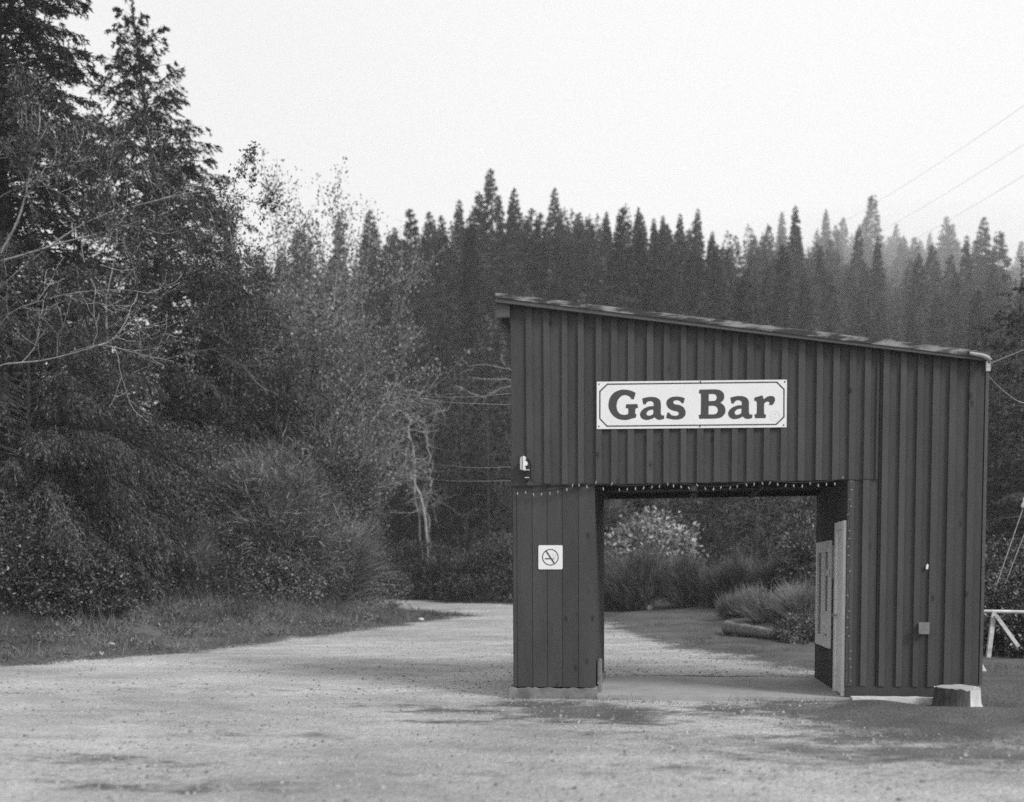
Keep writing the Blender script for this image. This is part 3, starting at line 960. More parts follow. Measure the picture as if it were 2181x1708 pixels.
# string of lights round the bay
def c5(x, y, Y=-0.02):
    return src(1250 + x / 3.1062, 1000 + y / 3.1062, Y)


sv = thing('string_lights', 'dark cord of small clear bulbs strung along the top and side of the bay', 'string lights', tuple(c5(1000, 150)))
so_ = np.array(sv.location)
bul = [c3(x, y) for x, y in ((77, 595), (182, 583), (281, 608), (384, 605), (490, 597), (589, 577), (705, 547), (776, 493), (860, 490))]
bul += [c5(x, y) for x, y in ((70, 175), (131, 145), (180, 188), (238, 155), (289, 195), (341, 193), (397, 187), (451, 183), (507, 178), (558, 172), (613, 157), (652, 168), (703, 175), (756, 183), (811, 163), (866, 187), (921, 190), (971, 178), (1033, 182), (1080, 172), (1142, 162), (1194, 158), (1250, 152), (1299, 150), (1352, 158), (1406, 166), (1460, 167), (1517, 170), (1570, 153), (1625, 165), (1680, 158), (1736, 155), (1790, 113))]
col = [c5(x, y) for x, y in ((1845, 138), (1848, 195), (1836, 260), (1845, 305), (1824, 360), (1810, 412), (1835, 468), (1835, 523), (1826, 577), (1830, 635), (1836, 742), (1822, 905), (1832, 1010), (1823, 1052), (1820, 1120), (1830, 1178), (1843, 1278), (1838, 1332), (1843, 1387), (1845, 1480))]
bm = MB()
bm.lathe([(0.001, -0.024), (0.007, -0.018), (0.0095, -0.008), (0.009, 0.004), (0.006, 0.012), (0.006, 0.02), (0.001, 0.021)], sides=8)
bme = bm.mesh('bulb', M['bulb'], True)
def bulb(p, tilt, sc=1.0):
    o = bpy.data.objects.new('bulb', bme)
    scn.collection.objects.link(o)
    o.parent = sv
    o.location = Vector((p[0], -0.045, p[2])) - Vector(so_)
    o.rotation_euler = tilt
    o.scale = (sc, sc, sc)
for p in bul:
    bulb(p, (rb.uniform(-.4, .4), rb.uniform(-.5, .5), 0), 0.9)
for p in col:
    bulb(p, (rb.uniform(-.3, .3), math.pi / 2 + rb.uniform(-.9, .9), 0), 0.58)
cpath = [c3(0, 540), c3(60, 556), c3(180, 566), c3(300, 571), c3(384, 568), c3(490, 555), c3(600, 535), c3(700, 512), c3(776, 485), c3(850, 470)]
xs_ = list(range(60, 1831, 59))
tops = {0: 150, 130: 150, 240: 152, 300: 170, 450: 165, 600: 148, 700: 150, 760: 163, 900: 172, 1040: 168, 1150: 145, 1270: 128, 1340: 135, 1460: 148, 1560: 146, 1680: 140, 1790: 122, 1840: 120}
kx = sorted(tops)
cpath += [c5(x, float(np.interp(x, kx, [tops[k] for k in kx]))) for x in xs_]
cpath += [c5(x + 7 * math.sin(y * .05), y) for x, y in zip(np.linspace(1838, 1832, 24), np.linspace(125, 1500, 24))]
pts = np.array([[p[0], -0.044, p[2]] for p in cpath])
b_ = MB(); b_.tubes(pts[:len(pts) - 24], np.full(len(pts) - 24, 0.005), 5)
rel(b_.build('cord', M['cable'], sv), so_)
b_ = MB(); b_.tubes(np.array([[p[0], -0.018, p[2]] for p in cpath[-24:]]), np.full(24, 0.004), 5)
rel(b_.build('cord', M['paint'], sv), so_)

# pendant lamp under the bay's roof
p = at(1477, 1040, 1.0)
pdl = thing('pendant_lamp', 'small caged lamp hanging under the dark ceiling of the bay', 'lamp', (p[0], p[1], OPZ))
b_ = MB(); b_.lathe([(0.0, 0.06), (0.05, 0.058), (0.05, 0.02), (0.042, 0.0), (0.042, -0.02)], sides=12); b_.build('cap', M['steel'], pdl, True)
b_ = MB(); b_.lathe([(0.03, 0.0), (0.036, -0.05), (0.028, -0.10), (0.0, -0.12)], sides=12); b_.build('globe', M['glass'], pdl, True)
b_ = MB()
for k in range(6):
    t = k * math.pi / 3
    b_.tubes(np.array([[r * math.cos(t), r * math.sin(t), z] for r, z in ((0.044, -0.005), (0.05, -0.06), (0.036, -0.12), (0.0, -0.14))]), np.full(4, 0.0035), 4)
b_.build('cage', M['steel'], pdl, True)

# outlet box, paint flake
p0, p1 = src(1991, 1351, -0.02), src(2009, 1372, -0.02)
ob = MB(); ob.box((p0[0], -0.085, p1[2]), (p1[0], -0.001, p0[2]))
ob.box((p0[0] - 0.012, -0.095, p1[2] - 0.012), (p1[0] + 0.012, -0.0855, p0[2] + 0.012))
obx = ob.build('outlet_box', M['box_grey'])
tag(obx, 'small grey weatherproof outlet box low on the batten wall right of the door', 'outlet box')
p = src(2010, 1229, -0.02)
hk = MB(); hk.prism_y([(p[0] - 0.012, p[2] - 0.03), (p[0] + 0.008, p[2] - 0.026), (p[0] + 0.014, p[2] + 0.02), (p[0] + 0.002, p[2] + 0.035), (p[0] - 0.012, p[2] + 0.01)], -0.03, -0.001)
tag(hk.build('hook', M['white_plastic']), 'tiny white hook on the batten wall above the outlet box', 'hook')
# concrete block inside the pillar
p0, p1 = at(1265, 1440, 0.4), at(1281, 1405, 0.4)
cbk = MB(); cbk.box((OPX0 + 0.024, 0.25, 0.047), (p1[0], 0.50, p1[2])); cbk.box((OPX0 + 0.03, 0.26, p1[2] + 0.0005), (p1[0] - 0.012, 0.49, p1[2] + 0.012))
tag(cbk.build('concrete_block', M['concrete']), 'pale upright concrete block at the inner foot of the pillar', 'block')
# plank at the foot of the wall
pa, pb = at(1812, 1481, -0.16), at(1992, 1483, -0.2)
pk = MB()
z0 = h1(pa[0], -0.2) - 0.01
n = 14
prof = [(pa[0] + (pb[0] - pa[0]) * i / n, z0 + 0.085 + rb.uniform(-0.008, 0.004)) for i in range(n + 1)]
pk.prism_y([(prof[0][0], z0), (prof[-1][0], z0)] + prof[::-1], -0.24, -0.10)
tag(pk.build('plank', M['white_wood']), 'pale weathered timber plank lying along the foot of the batten wall', 'plank')
# stump
p = at(2038, 1490, -0.45)
stz = h1(p[0], -0.45)
st = thing('tree_stump', 'sawn tree stump with a pale side at the right corner of the shed', 'tree stump', (p[0], -0.45, stz - 0.02))
rs = np.random.default_rng(8)
sides = 40
ang = np.arange(sides) * 2 * np.pi / sides
lob = 1 + 0.05 * np.sin(3 * ang + 1) + 0.03 * np.sin(7 * ang)
rows = [(0.285, 0.0), (0.25, 0.06), (0.242, 0.15), (0.238, 0.245)]
ringv = np.array([[(r * lob[i] * math.cos(ang[i]), r * lob[i] * math.sin(ang[i]), z) for i in range(sides)] for r, z in rows])
ringv[3, :, 2] += rs.normal(0, 0.006, sides) + 0.008 * np.sin(2 * ang)
ringv[:, :, :2] *= 1 + rs.normal(0, 0.004, (1, sides, 1))
def side_faces(mask):
    f = []
    for k in range(3):
        for i in range(sides):
            if mask[i]:
                f.append([k * sides + i, k * sides + (i + 1) % sides, (k + 1) * sides + (i + 1) % sides, (k + 1) * sides + i])
    return f
mid = (ang + np.pi / sides + np.pi) % (2 * np.pi) - np.pi
bare = (mid > -1.25) & (mid < 0.9)  # right-hand part of the stump's side gets the paler colour
b_ = MB(); b_.add(ringv.reshape(-1, 3), side_faces(~bare)); b_.build('bark', M['stump_bark'], st, True)
rv2 = ringv.copy(); rv2[:, :, :2] *= 0.985
b_ = MB(); b_.add(rv2.reshape(-1, 3), side_faces(bare)); part(b_.build('pale_side', M['whitish'], st, True), 'pale side')
b_ = MB(); b_.cap(ringv[3]); b_.build('cut_top', M['cut_wood'], st)

# ------------------------------------------------------------------ foliage helpers
UP = np.array([0, 0, 1.0])


def nrm(v):
    return v / (np.linalg.norm(v, axis=-1, keepdims=True) + 1e-9)


def leaf_quads(P, D, L, Wd, rng, Nn=None, fold=0.0):
    """one kite-shaped leaf per row"""
    D = nrm(D)
    R = rng.normal(size=P.shape) if Nn is None else Nn
    S = nrm(np.cross(D, R))
    L = np.broadcast_to(np.asarray(L, float), (len(P),))[:, None]
    Wd = np.broadcast_to(np.asarray(Wd, float), (len(P),))[:, None]
    m = P + D * L * 0.42
    V = np.stack([P, m + S * Wd * 0.5, P + D * L, m - S * Wd * 0.5], 1)
    if fold:
        V[:, 2] -= UP * (L * fold)
    return V


def blades(P, D, L, Wd, bend, rng, K=3):
    """thin bent ribbons: P base, D direction, bend = vector added with t^2"""
    D = nrm(D)
    S = nrm(np.cross(D, rng.normal(size=P.shape)))
    L = np.asarray(L, float)[:, None]
    out = []
    pts = []
    for k in range(K + 1):
        t = k / K
        c = P + D * L * t + bend * L * t * t
        w = Wd * (1 - 0.85 * t) * 0.5
        pts.append((c - S * w, c + S * w))
    for k in range(K):
        out.append(np.stack([pts[k][0], pts[k][1], pts[k + 1][1], pts[k + 1][0]], 1))
    return np.concatenate(out)


def conifer(seed, H, R, hb, nb, ntw, nlf, leafL, leafW, rise=0.25, droop=0.55, shape=0.85, jit=0.35, lean=(0, 0), hang=0.25, trunk_r=None, bare=0.12, mixu=0.35):
    """trunk and limbs (MB) and needle sprays (MB), base at the origin"""
    rng = np.random.default_rng(seed)
    u = (np.arange(nb) + rng.random(nb)) / nb
    rel = 1 - np.sqrt(1 - u * 0.995)
    rel = mixu * u + (1 - mixu) * rel
    z = hb + (H - hb) * rel
    l = R * (1 - rel) ** shape * (1 - jit + 2 * jit * rng.random(nb)) * np.clip(0.6 + rel * 3, 0, 1) + 0.05 * R
    az = np.arange(nb) * 2.39996 + rng.normal(0, 0.5, nb)
    slope = rise + 0.75 * rel ** 1.5 + rng.normal(0, 0.12, nb)
    sag = droop * (1 - 0.55 * rel)
    ca, sa = np.cos(az), np.sin(az)
    ax = lambda zz: np.stack([lean[0] * (zz / H) ** 1.5, lean[1] * (zz / H) ** 1.5, zz], -1)
    base = ax(z)

    def point(i, t):
        li = l[i]
        return base[i] + np.stack([ca[i] * li * t, sa[i] * li * t, li * (slope[i] * t - sag[i] * t * t)], -1)

    def tang(i, t):
        return nrm(np.stack([ca[i], sa[i], slope[i] - 2 * sag[i] * t], -1))
    wood = MB()
    rt = trunk_r or H * 0.013
    tz = np.linspace(-0.3, H, 12)
    wood.tubes(ax(np.maximum(tz, 0)) * [1, 1, 0] + np.stack([0 * tz, 0 * tz, tz], -1), rt * (1.02 - tz.clip(0) / H) + 0.008, 8)
    tt = np.array([0, 0.33, 0.66, 0.95])
    ii = np.arange(nb)
    pts = np.stack([point(ii, np.full(nb, t)) for t in tt], 1)
    wood.tubes(pts, (rt * 0.22 * (l / R))[:, None] * np.array([1, 0.7, 0.4, 0.12])[None] + 0.004, 3)
    # twigs
    NT = nb * ntw
    own = rng.choice(nb, NT, p=l / l.sum())
    t = bare + (1.02 - bare) * rng.random(NT) ** 0.75
    P = point(own, t)
    T = tang(own, t)
    side = nrm(np.cross(T, UP)) * np.where(rng.random(NT) < 0.5, -1, 1)[:, None]
    a = np.radians(rng.uniform(15, 65, NT))[:, None]
    D = nrm(T * np.cos(a) + side * np.sin(a) - UP * hang * rng.random(NT)[:, None] + rng.normal(0, 0.12, (NT, 3)))
    lt = (l[own] * 0.34 * (1.2 - t) * rng.uniform(0.6, 1.25, NT) + leafL * 0.6)
    # sprays
    k = np.repeat(np.arange(NT), nlf)
    s = rng.random(len(k))
    Q = P[k] + D[k] * (lt[k] * s)[:, None] - UP * (hang * 0.8 * lt[k] * s * s)[:, None] + rng.normal(0, leafL * 0.12, (len(k), 3))
    LD = nrm(D[k] + rng.normal(0, 0.5, (len(k), 3)) - UP * hang * 0.9)
    Nn = nrm(UP + rng.normal(0, 0.55, (len(k), 3)))
    sz = rng.uniform(0.6, 1.2, len(k))
    cr = MB()
    cr.quads(leaf_quads(Q, LD, leafL * sz, leafW * sz, rng, Nn))
    # leader
    n = max(20, nlf * 6)
    zz = H - (H - hb) * 0.06 * rng.random(n) ** 1.3 * 2
    Q = ax(zz)
    LD = nrm(rng.normal(0, 1, (n, 3)) * [1, 1, 0.3] + UP * 0.8)
    cr.quads(leaf_quads(Q, LD, leafL * 0.8, leafW, rng))
    return wood, cr


def lumps(seed, n=14, amp=0.3):
    rng = np.random.default_rng(seed)
    c = nrm(rng.normal(size=(n, 3)))
    a = rng.uniform(-amp, amp, n)
    w = rng.uniform(2.5, 7, n)
    return lambda d: 1 + (a[None] * np.exp(-w[None] * (1 - d @ c.T))).sum(1)


def shrub(seed, rx, ry, rz, ncl, nlf, L, Wd, zc=None, spread=0.12, upb=0.35, low=-0.45, amp=0.35, nst=40, stem_r=0.02, fill=0.35, droop=0.0):
    """leafy mass made of separate leaf clusters around an uneven body, with stems; base at the origin"""
    rng = np.random.default_rng(seed)
    zc = rz * 0.5 if zc is None else zc
    d = nrm(rng.normal(size=(ncl * 3, 3)))
    d = d[d[:, 2] > low][:ncl]
    ncl = len(d)
    f = lumps(seed + 1, amp=amp)(d)
    rad = np.where(rng.random(ncl) < fill, rng.uniform(0.35, 0.85, ncl), rng.uniform(0.85, 1.08, ncl)) * f
    C = d * rad[:, None] * np.array([rx, ry, rz]) + np.array([0, 0, zc])
    C[:, 2] = np.maximum(C[:, 2], 0.05)
    k = np.repeat(np.arange(ncl), nlf)
    sp = spread * (rx + ry + rz) / 3
    csz = rng.uniform(0.5, 1.4, ncl)
    P = C[k] + rng.normal(0, 1, (len(k), 3)) * (sp * csz[k])[:, None] * np.array([1, 1, 0.7])
    P[:, 2] = np.maximum(P[:, 2], 0.02)
    D = nrm(d[k] * 0.7 + UP * (upb - droop) + rng.normal(0, 0.75, (len(k), 3)))
    Nn = nrm(UP * 0.8 + d[k] * 0.6 + rng.normal(0, 0.6, (len(k), 3)))
    sz = rng.uniform(0.55, 1.25, len(k))
    cr = MB()
    cr.quads(leaf_quads(P, D, L * sz, Wd * sz, rng, Nn, fold=0.1))
    wood = MB()
    si = rng.choice(ncl, min(nst, ncl), replace=False)
    b0 = rng.normal(0, 1, (len(si), 3)) * np.array([rx, ry, 0]) * 0.12
    tt = np.linspace(0, 1, 5)[None, :, None]
    mid = b0[:, None] * (1 - tt) + C[si][:, None] * tt + np.array([0, 0, 1.0]) * (np.sin(tt * np.pi) * 0.15 * rz) + rng.normal(0, 0.04 * rx, (len(si), 5, 3)) * np.array([0, 1, 1, 1, 0.3])[None, :, None]
    wood.tubes(mid, stem_r * np.array([1, 0.8, 0.6, 0.45, 0.25])[None] * rng.uniform(0.5, 1.2, (len(si), 1)), 4)
    return wood, cr


def broom(seed, rx, ry, rz, n, L=0.7, w=0.010, upb=0.7, zc=0.25, K=3, lean=(0, 0, 0), amp=0.25, thick=40, outb=0.8, tang=0.22):
    """mass of fine whippy stems pointing out and up"""
    rng = np.random.default_rng(seed)
    ns_ = max(10, int(16 * (rx + ry + rz) / 3))
    dc = nrm(rng.normal(size=(ns_ * 3, 3)) + np.array([0, 0, 0.35]))
    dc = dc[dc[:, 2] > -0.05][:ns_]
    ns_ = len(dc)
    f = lumps(seed + 1, amp=amp)(dc)
    Cc = dc * (rng.uniform(0.30, 0.72, ns_) * f)[:, None] * np.array([rx, ry, rz]) + np.array([0, 0, zc * rz])
    axis_ = nrm(dc * outb + UP * upb + np.array(lean) + rng.normal(0, 0.22, (ns_, 3)))
    wgt = rng.uniform(0.4, 1.6, ns_)
    j = rng.choice(ns_, n, p=wgt / wgt.sum())
    P = Cc[j] + rng.normal(0, 0.13, (n, 3)) * np.array([rx, ry, rz])
    P[:, 2] = np.maximum(P[:, 2], 0.03)
    off = nrm(P - (Cc[j] - axis_[j] * 0.9))
    D = nrm(axis_[j] * 0.6 + off * 0.9 + rng.normal(0, tang, (n, 3)))
    ln = L * rng.uniform(0.35, 1.25, n) * rng.uniform(0.7, 1.3, ns_)[j]
    bend = rng.normal(0, 0.16, (n, 3)) + rng.normal(0, 0.12, (ns_, 3))[j] - UP * 0.08
    cr = MB()
    cr.quads(blades(P, D, ln, w, bend, rng, K))
    wood = MB()
    si = rng.choice(n, thick, replace=False)
    tt = np.linspace(0, 1, 5)[None, :, None]
    b0 = rng.normal(0, 1, (thick, 3)) * np.array([rx, ry, 0]) * 0.15
    pts = b0[:, None] * (1 - tt) + P[si][:, None] * tt + UP * np.sin(tt * np.pi) * 0.12 * rz
    wood.tubes(pts, 0.016 * np.array([1, 0.8, 0.6, 0.4, 0.25])[None] * rng.uniform(0.5, 1.2, (thick, 1)), 4)
    return wood, cr


def grow(rng, start, d, length, rad, level, out, tips, curve=0.25, nside=(3, 5), ratio=0.55, up=0.15, ang=(25, 60)):
    """recursive limb; out gets (points, radii), tips gets (point, direction) along the thin ends"""
    K = 6
    pts = [np.array(start, float)]
    dd = nrm(np.array(d, float))
    dirs = [dd]
    for k in range(K - 1):
        dd = nrm(dd + rng.normal(0, curve, 3) * 0.6 + UP * up * 0.35)
        pts.append(pts[-1] + dd * length / (K - 1))
        dirs.append(dd)
    out.append((np.array(pts), np.linspace(rad, rad * 0.4, K)))
    if level == 0:
        for k in range(1, K):
            tips.append((pts[k], dirs[k]))
        return
    for j in range(rng.integers(nside[0], nside[1] + 1)):
        t = rng.uniform(0.3, 1.0)
        i = min(K - 2, int(t * (K - 1)))
        fr_ = t * (K - 1) - i
        p = pts[i] * (1 - fr_) + pts[i + 1] * fr_
        a = math.radians(rng.uniform(*ang))
        perp = nrm(np.cross(dirs[i], rng.normal(size=3)))
        nd = dirs[i] * math.cos(a) + perp * math.sin(a)
        grow(rng, p, nd, length * ratio * rng.uniform(0.6, 1.2), rad * (1 - 0.55 * t) * 0.55, level - 1, out, tips, curve, nside, ratio, up, ang)
    grow(rng, pts[-1], dirs[-1], length * ratio, rad * 0.4, level - 1, out, tips, curve, nside, ratio, up, ang)


def limbs_mb(out, rmin=0.003, sides=4):
    wood = MB()
    P = np.stack([o[0] for o in out])
    R = np.maximum(np.stack([o[1] for o in out]), rmin)
    big = R[:, 0] > 0.03
    if big.any():
        wood.tubes(P[big], R[big], 7)
    if (~big).any():
        wood.tubes(P[~big], R[~big], sides)
    return wood


def tip_leaves(tips, n, L, Wd, rng, sc=0.1, keep=1.0):
    P = np.array([t[0] for t in tips]); D = np.array([t[1] for t in tips])
    if keep < 1:
        m = rng.random(len(P)) < keep
        P, D = P[m], D[m]
    k = np.repeat(np.arange(len(P)), n)
    Q = P[k] + rng.normal(0, sc, (len(k), 3))
    sz = rng.uniform(0.5, 1.2, len(k))
    cr = MB()
    cr.quads(leaf_quads(Q, D[k] + rng.normal(0, 0.8, (len(k), 3)), L * sz, Wd * sz, rng, nrm(UP + rng.normal(0, 0.6, (len(k), 3)))))
    return cr


def through(pts, K=14):
    """smooth path through the given points"""
    P = np.array(pts, float)
    t = np.linspace(0, 1, len(P))
    tt = np.linspace(0, 1, K)
    out = []
    for x in tt:
        i = min(int(x * (len(P) - 1)), len(P) - 2)
        f = x * (len(P) - 1) - i
        a, b, c, d = P[max(i - 1, 0)], P[i], P[i + 1], P[min(i + 2, len(P) - 1)]
        out.append(0.5 * ((2 * b) + (c - a) * f + (2 * a - 5 * b + 4 * c - d) * f * f + (3 * b - a - 3 * c + d) * f ** 3))
    return np.array(out)


def plant(name, label, cat, px, Y, wood, crown, mw, mc, group=None, wname='trunk', cname='crown', dz=-0.03, rz=0.0):
    x = wx(px, Y)
    o = thing(name, label, cat, (x, Y, h1(x, Y) + dz), group, rz)
    wood.build(wname, mw, o, True)
    crown.build(cname, mc, o)
    return o


# ------------------------------------------------------------------ forest on the hill
hill_kinds = []
for i, (H, R, hb, nb, rs_, dr, shp) in enumerate(((17, 3.4, 1.0, 120, .15, .45, 1.05), (19, 3.0, 1.5, 130, .2, .5, 1.15), (15, 3.2, 0.8, 110, .1, .4, 0.95), (20, 3.6, 2.0, 130, .25, .55, 0.9), (14, 2.5, 0.8, 100, .2, .4, 1.2), (18, 2.9, 3.0, 100, .1, .5, .8))):
    w_, c_ = conifer(100 + i, H, R, hb, int(nb * 1.5), 12, 15, 0.36, 0.12, rs_, dr, shp, 0.26, (0, 0), 0.3, mixu=0.8)
    o = thing('conifer', 'placeholder', 'tree', (0, 0, -500))
    w_.build('trunk', M['bark_dark'], o)
    c_.build('crown', M['hill'], o)
    hill_kinds.append(o)
used_kind = set()
rh = np.random.default_rng(42)


def hill_tree(px, Y, sc, label, group):
    k = int(rh.integers(0, len(hill_kinds)))
    x = wx(px, Y)
    o = hill_kinds[k]
    if k in used_kind:
        o = copy_tree(hill_kinds[k])
    used_kind.add(k)
    o.location = (x, Y, h1(x, Y) - 0.3)
    o.rotation_euler = (rh.normal(0, 0.015), rh.normal(0, 0.015), rh.random() * 6.28)
    s2_ = sc * rh.uniform(0.88, 1.12)
    o.scale = (sc * rh.uniform(0.8, 1.05), sc * rh.uniform(0.8, 1.05), s2_)
    tag(o, label, 'tree', group)
    return o


rows = [
    # depth, px from, px to, spacing px, scale, label index
    (48, 820, 1105, 66, 0.50, 0), (56, 680, 1130, 62, 0.62, 0), (66, 600, 1150, 58, 0.74, 0),
    (56, 1290, 1800, 95, 0.8, 3), (56, 2120, 2290, 70, 0.8, 4),
    (78, 480, 1560, 56, 0.80, 1), (92, 440, 1650, 48, 0.84, 1), (106, 430, 1700, 44, 0.88, 1), (120, 430, 1720, 40, 0.88, 1), (134, 430, 1720, 36, 0.74, 1), (148, 430, 1720, 32, 0.64, 1), (162, 430, 1740, 28, 0.60, 1),
    (84, 1640, 2330, 62, 0.8, 4), (108, 1700, 2330, 54, 0.9, 4),
    (145, 1720, 2330, 50, 0.98, 2), (190, 1690, 2330, 46, 1.1, 2), (240, 1650, 2330, 44, 1.25, 2), (295, 1610, 2330, 42, 1.4, 2), (350, 1600, 2330, 40, 1.25, 2), (405, 1600, 2330, 34, 1.25, 2), (450, 1600, 2330, 28, 1.3, 2),
]
lab = [('dark conifer at the foot of the wooded hill, left of the shed', 'conifers at the foot of the hill left of the shed'),
       ('dark grey conifer in the dense wood along the nearer ridge', 'conifers along the nearer ridge'),
       ('pale hazy conifer on the far ridge at the right', 'hazy conifers on the far ridge'),
       ('dark conifer seen through the open bay behind the shed', 'conifers seen through the open bay'),
       ('dark conifer on the lower slope behind the right end of the shed', 'conifers on the lower slope behind the right end')]
def px_y(x, Y, z):
    q = RMn.T @ (np.array([x, Y, z]) - CAM)
    return PPY - FPX * q[1] / -q[2]


horizon = np.full(2600, 1300.0)                                   # how high (in pixels) what stands in front already reaches
horizon[1060:2100] = 628 + (np.arange(1060, 2100) - 1057) * 0.117
horizon[0:540] = 640
for (Y, pa_, pb_, stp, sc, li) in sorted(rows):
    for pxx in np.arange(pa_, pb_, stp):
        px = pxx + rh.uniform(-0.45, 0.45) * stp
        Yt, st_ = Y * rh.uniform(0.95, 1.05), sc * rh.uniform(0.74, 1.12)
        x = wx(px, Yt)
        ty = px_y(x, Yt, h1(x, Yt) + 17 * st_)
        if li != 3 and ty > horizon[int(px)] - (9 if Y < 130 else -6):
            continue                                             # hidden by what stands in front
        hill_tree(px, Yt, st_, *lab[li])
        hw = int(2.2 * st_ * FPX / (Yt + 12))
        for q in range(-hw, hw + 1):
            p_ = int(px) + q
            if 0 <= p_ < 2600:
                horizon[p_] = min(horizon[p_], ty + abs(q) / hw * 0.5 * 17 * st_ * FPX / (Yt + 12))

# the rest of the wood, which reads as one dense carpet of tree tops
rf_ = np.random.default_rng(808)
fk = []
for i, (H, R) in enumerate(((16, 3.1), (18, 2.9), (14, 2.8))):
    w_, c_ = conifer(150 + i, H, R, 0.8, 90, 6, 6, 0.62, 0.24, 0.15, 0.45, 0.95, 0.25, (0, 0), 0.3, mixu=0.7)
    fk.append(np.concatenate([v.reshape(-1, 4, 3) for v in c_.v]))
fm = MB()
for q in range(1350):
    right = rf_.random() < 0.66
    px = rf_.uniform(1580, 2330) if right else rf_.uniform(430, 1760)
    Y = (rf_.uniform(150, 465) if rf_.random() < 0.65 else rf_.uniform(400, 470)) if right else rf_.uniform(82, 172)
    st_ = rf_.uniform(0.45, 0.75) * (1.0 + (Y - 150) / 320 * 0.9 if right else 1.0)
    x = wx(px, Y)
    ty = px_y(x, Y, h1(x, Y) + 17 * st_)
    if 1075 < px < 2090 and ty > 640 + (px - 1057) * 0.117:
        continue
    t = rf_.random() * 6.28
    V = fk[rf_.integers(0, 3)]
    c, s_ = math.cos(t) * st_ * rf_.uniform(0.85, 1.1), math.sin(t) * st_ * rf_.uniform(0.85, 1.1)
    Wq = np.stack([V[..., 0] * c - V[..., 1] * s_ + x, V[..., 0] * s_ + V[..., 1] * c + Y, V[..., 2] * st_ + h1(x, Y) - 0.3], -1)
    fm.quads(Wq)
fo_ = kind(fm.build('forest', M['hill_carpet']), 'stuff')
fo_['label'] = 'dense carpet of small conifers covering the hillside between the larger trees'
fo_['category'] = 'forest'

# ------------------------------------------------------------------ the wood edge on the left
# two tall spruces
w_, c_ = conifer(11, 23.0, 3.6, 1.0, 560, 19, 26, 0.15, 0.046, 0.12, 0.50, 0.55, 0.24, (0.2, 0), 0.4, bare=0.06, mixu=0.7)
plant('spruce', 'tall dark spruce at the left edge whose top is cut off by the frame', 'tree', 28, 14.5, w_, c_, M['bark_dark'], M['spruce'])
w_, c_ = conifer(12, 21.7, 5.6, 2.0, 560, 17, 26, 0.15, 0.046, 0.15, 0.55, 0.92, 0.24, (-1.6, 0), 0.5, bare=0.06, mixu=0.62)
plant('spruce', 'tall pointed spruce standing clear against the sky on the left', 'tree', 402, 22.0, w_, c_, M['bark_dark'], M['spruce'])
# darker conifers behind, filling the wood
for (px, Y, sd_, H, R, lb) in ((205, 27, 13, 10.5, 3.4, 'dark conifer of middle height between the two tall spruces'),
                               (500, 29, 14, 11.5, 3.2, 'dark conifer just right of the tall pointed spruce, partly hidden by pale stems'),
                               (-40, 20, 16, 13.0, 3.6, 'dark conifer at the left frame edge behind the drooping hemlock'),
                               (690, 37, 17, 10.5, 3.0, 'dark conifer behind the pale willow left of the dead tree')):
    w_, c_ = conifer(sd_, H, R, 0.6, 150, 10, 10, 0.30, 0.07, 0.15, 0.5, 0.7, 0.35, (0, 0), 0.35)
    plant('conifer', lb, 'tree', px, Y, w_, c_, M['bark_dark'], M['cedar'])
# drooping hemlock in front
w_, c_ = conifer(21, 8.0, 3.4, 1.2, 170, 34, 26, 0.10, 0.024, 0.25, 0.62, 0.45, 0.30, (0.3, 0), 0.75, bare=0.2)
plant('hemlock', 'hemlock with long drooping feathery boughs at the left, in front of the spruces', 'tree', 62, 9.5, w_, c_, M['bark_dark'], M['hemlock'])
w_, c_ = conifer(22, 5.2, 2.5, 0.8, 110, 30, 24, 0.10, 0.024, 0.22, 0.62, 0.5, 0.30, (0, 0), 0.75, bare=0.2)
plant('hemlock', 'smaller hemlock with hanging sprays to the right of the larger drooping hemlock', 'tree', 215, 11.5, w_, c_, M['bark_dark'], M['hemlock'])


# leaning alder with long pale limbs reaching to the right
def limb_tree(seed, paths, levels=2, side_len=1.1, nside=(4, 7), up=0.25):
    rng = np.random.default_rng(seed)
    out, tips = [], []
    for pts, r0, r1 in paths:
        P = through(pts, 14)
        out.append((P[:6 + 0], np.linspace(r0, r0 + (r1 - r0) * 0.38, 6)))
        out.append((P[5:11], np.linspace(r0 + (r1 - r0) * 0.38, r0 + (r1 - r0) * 0.77, 6)))
        P2 = through(P[10:14], 6)
        out.append((P2, np.linspace(r0 + (r1 - r0) * 0.77, r1, 6)))
        tg = nrm(np.gradient(P, axis=0))
        for j in range(rng.integers(nside[0], nside[1] + 1)):
            i = rng.integers(4, 14)
            a = math.radians(rng.uniform(25, 65))
            perp = nrm(np.cross(tg[i], rng.normal(size=3)))
            d = tg[i] * math.cos(a) + perp * math.sin(a)
            grow(rng, P[i], d, side_len * rng.uniform(0.5, 1.3), 0.013, levels, out, tips, 0.3, (2, 4), 0.55, up)
        tips += [(P[k], tg[k]) for k in range(9, 14)]
    return out, tips


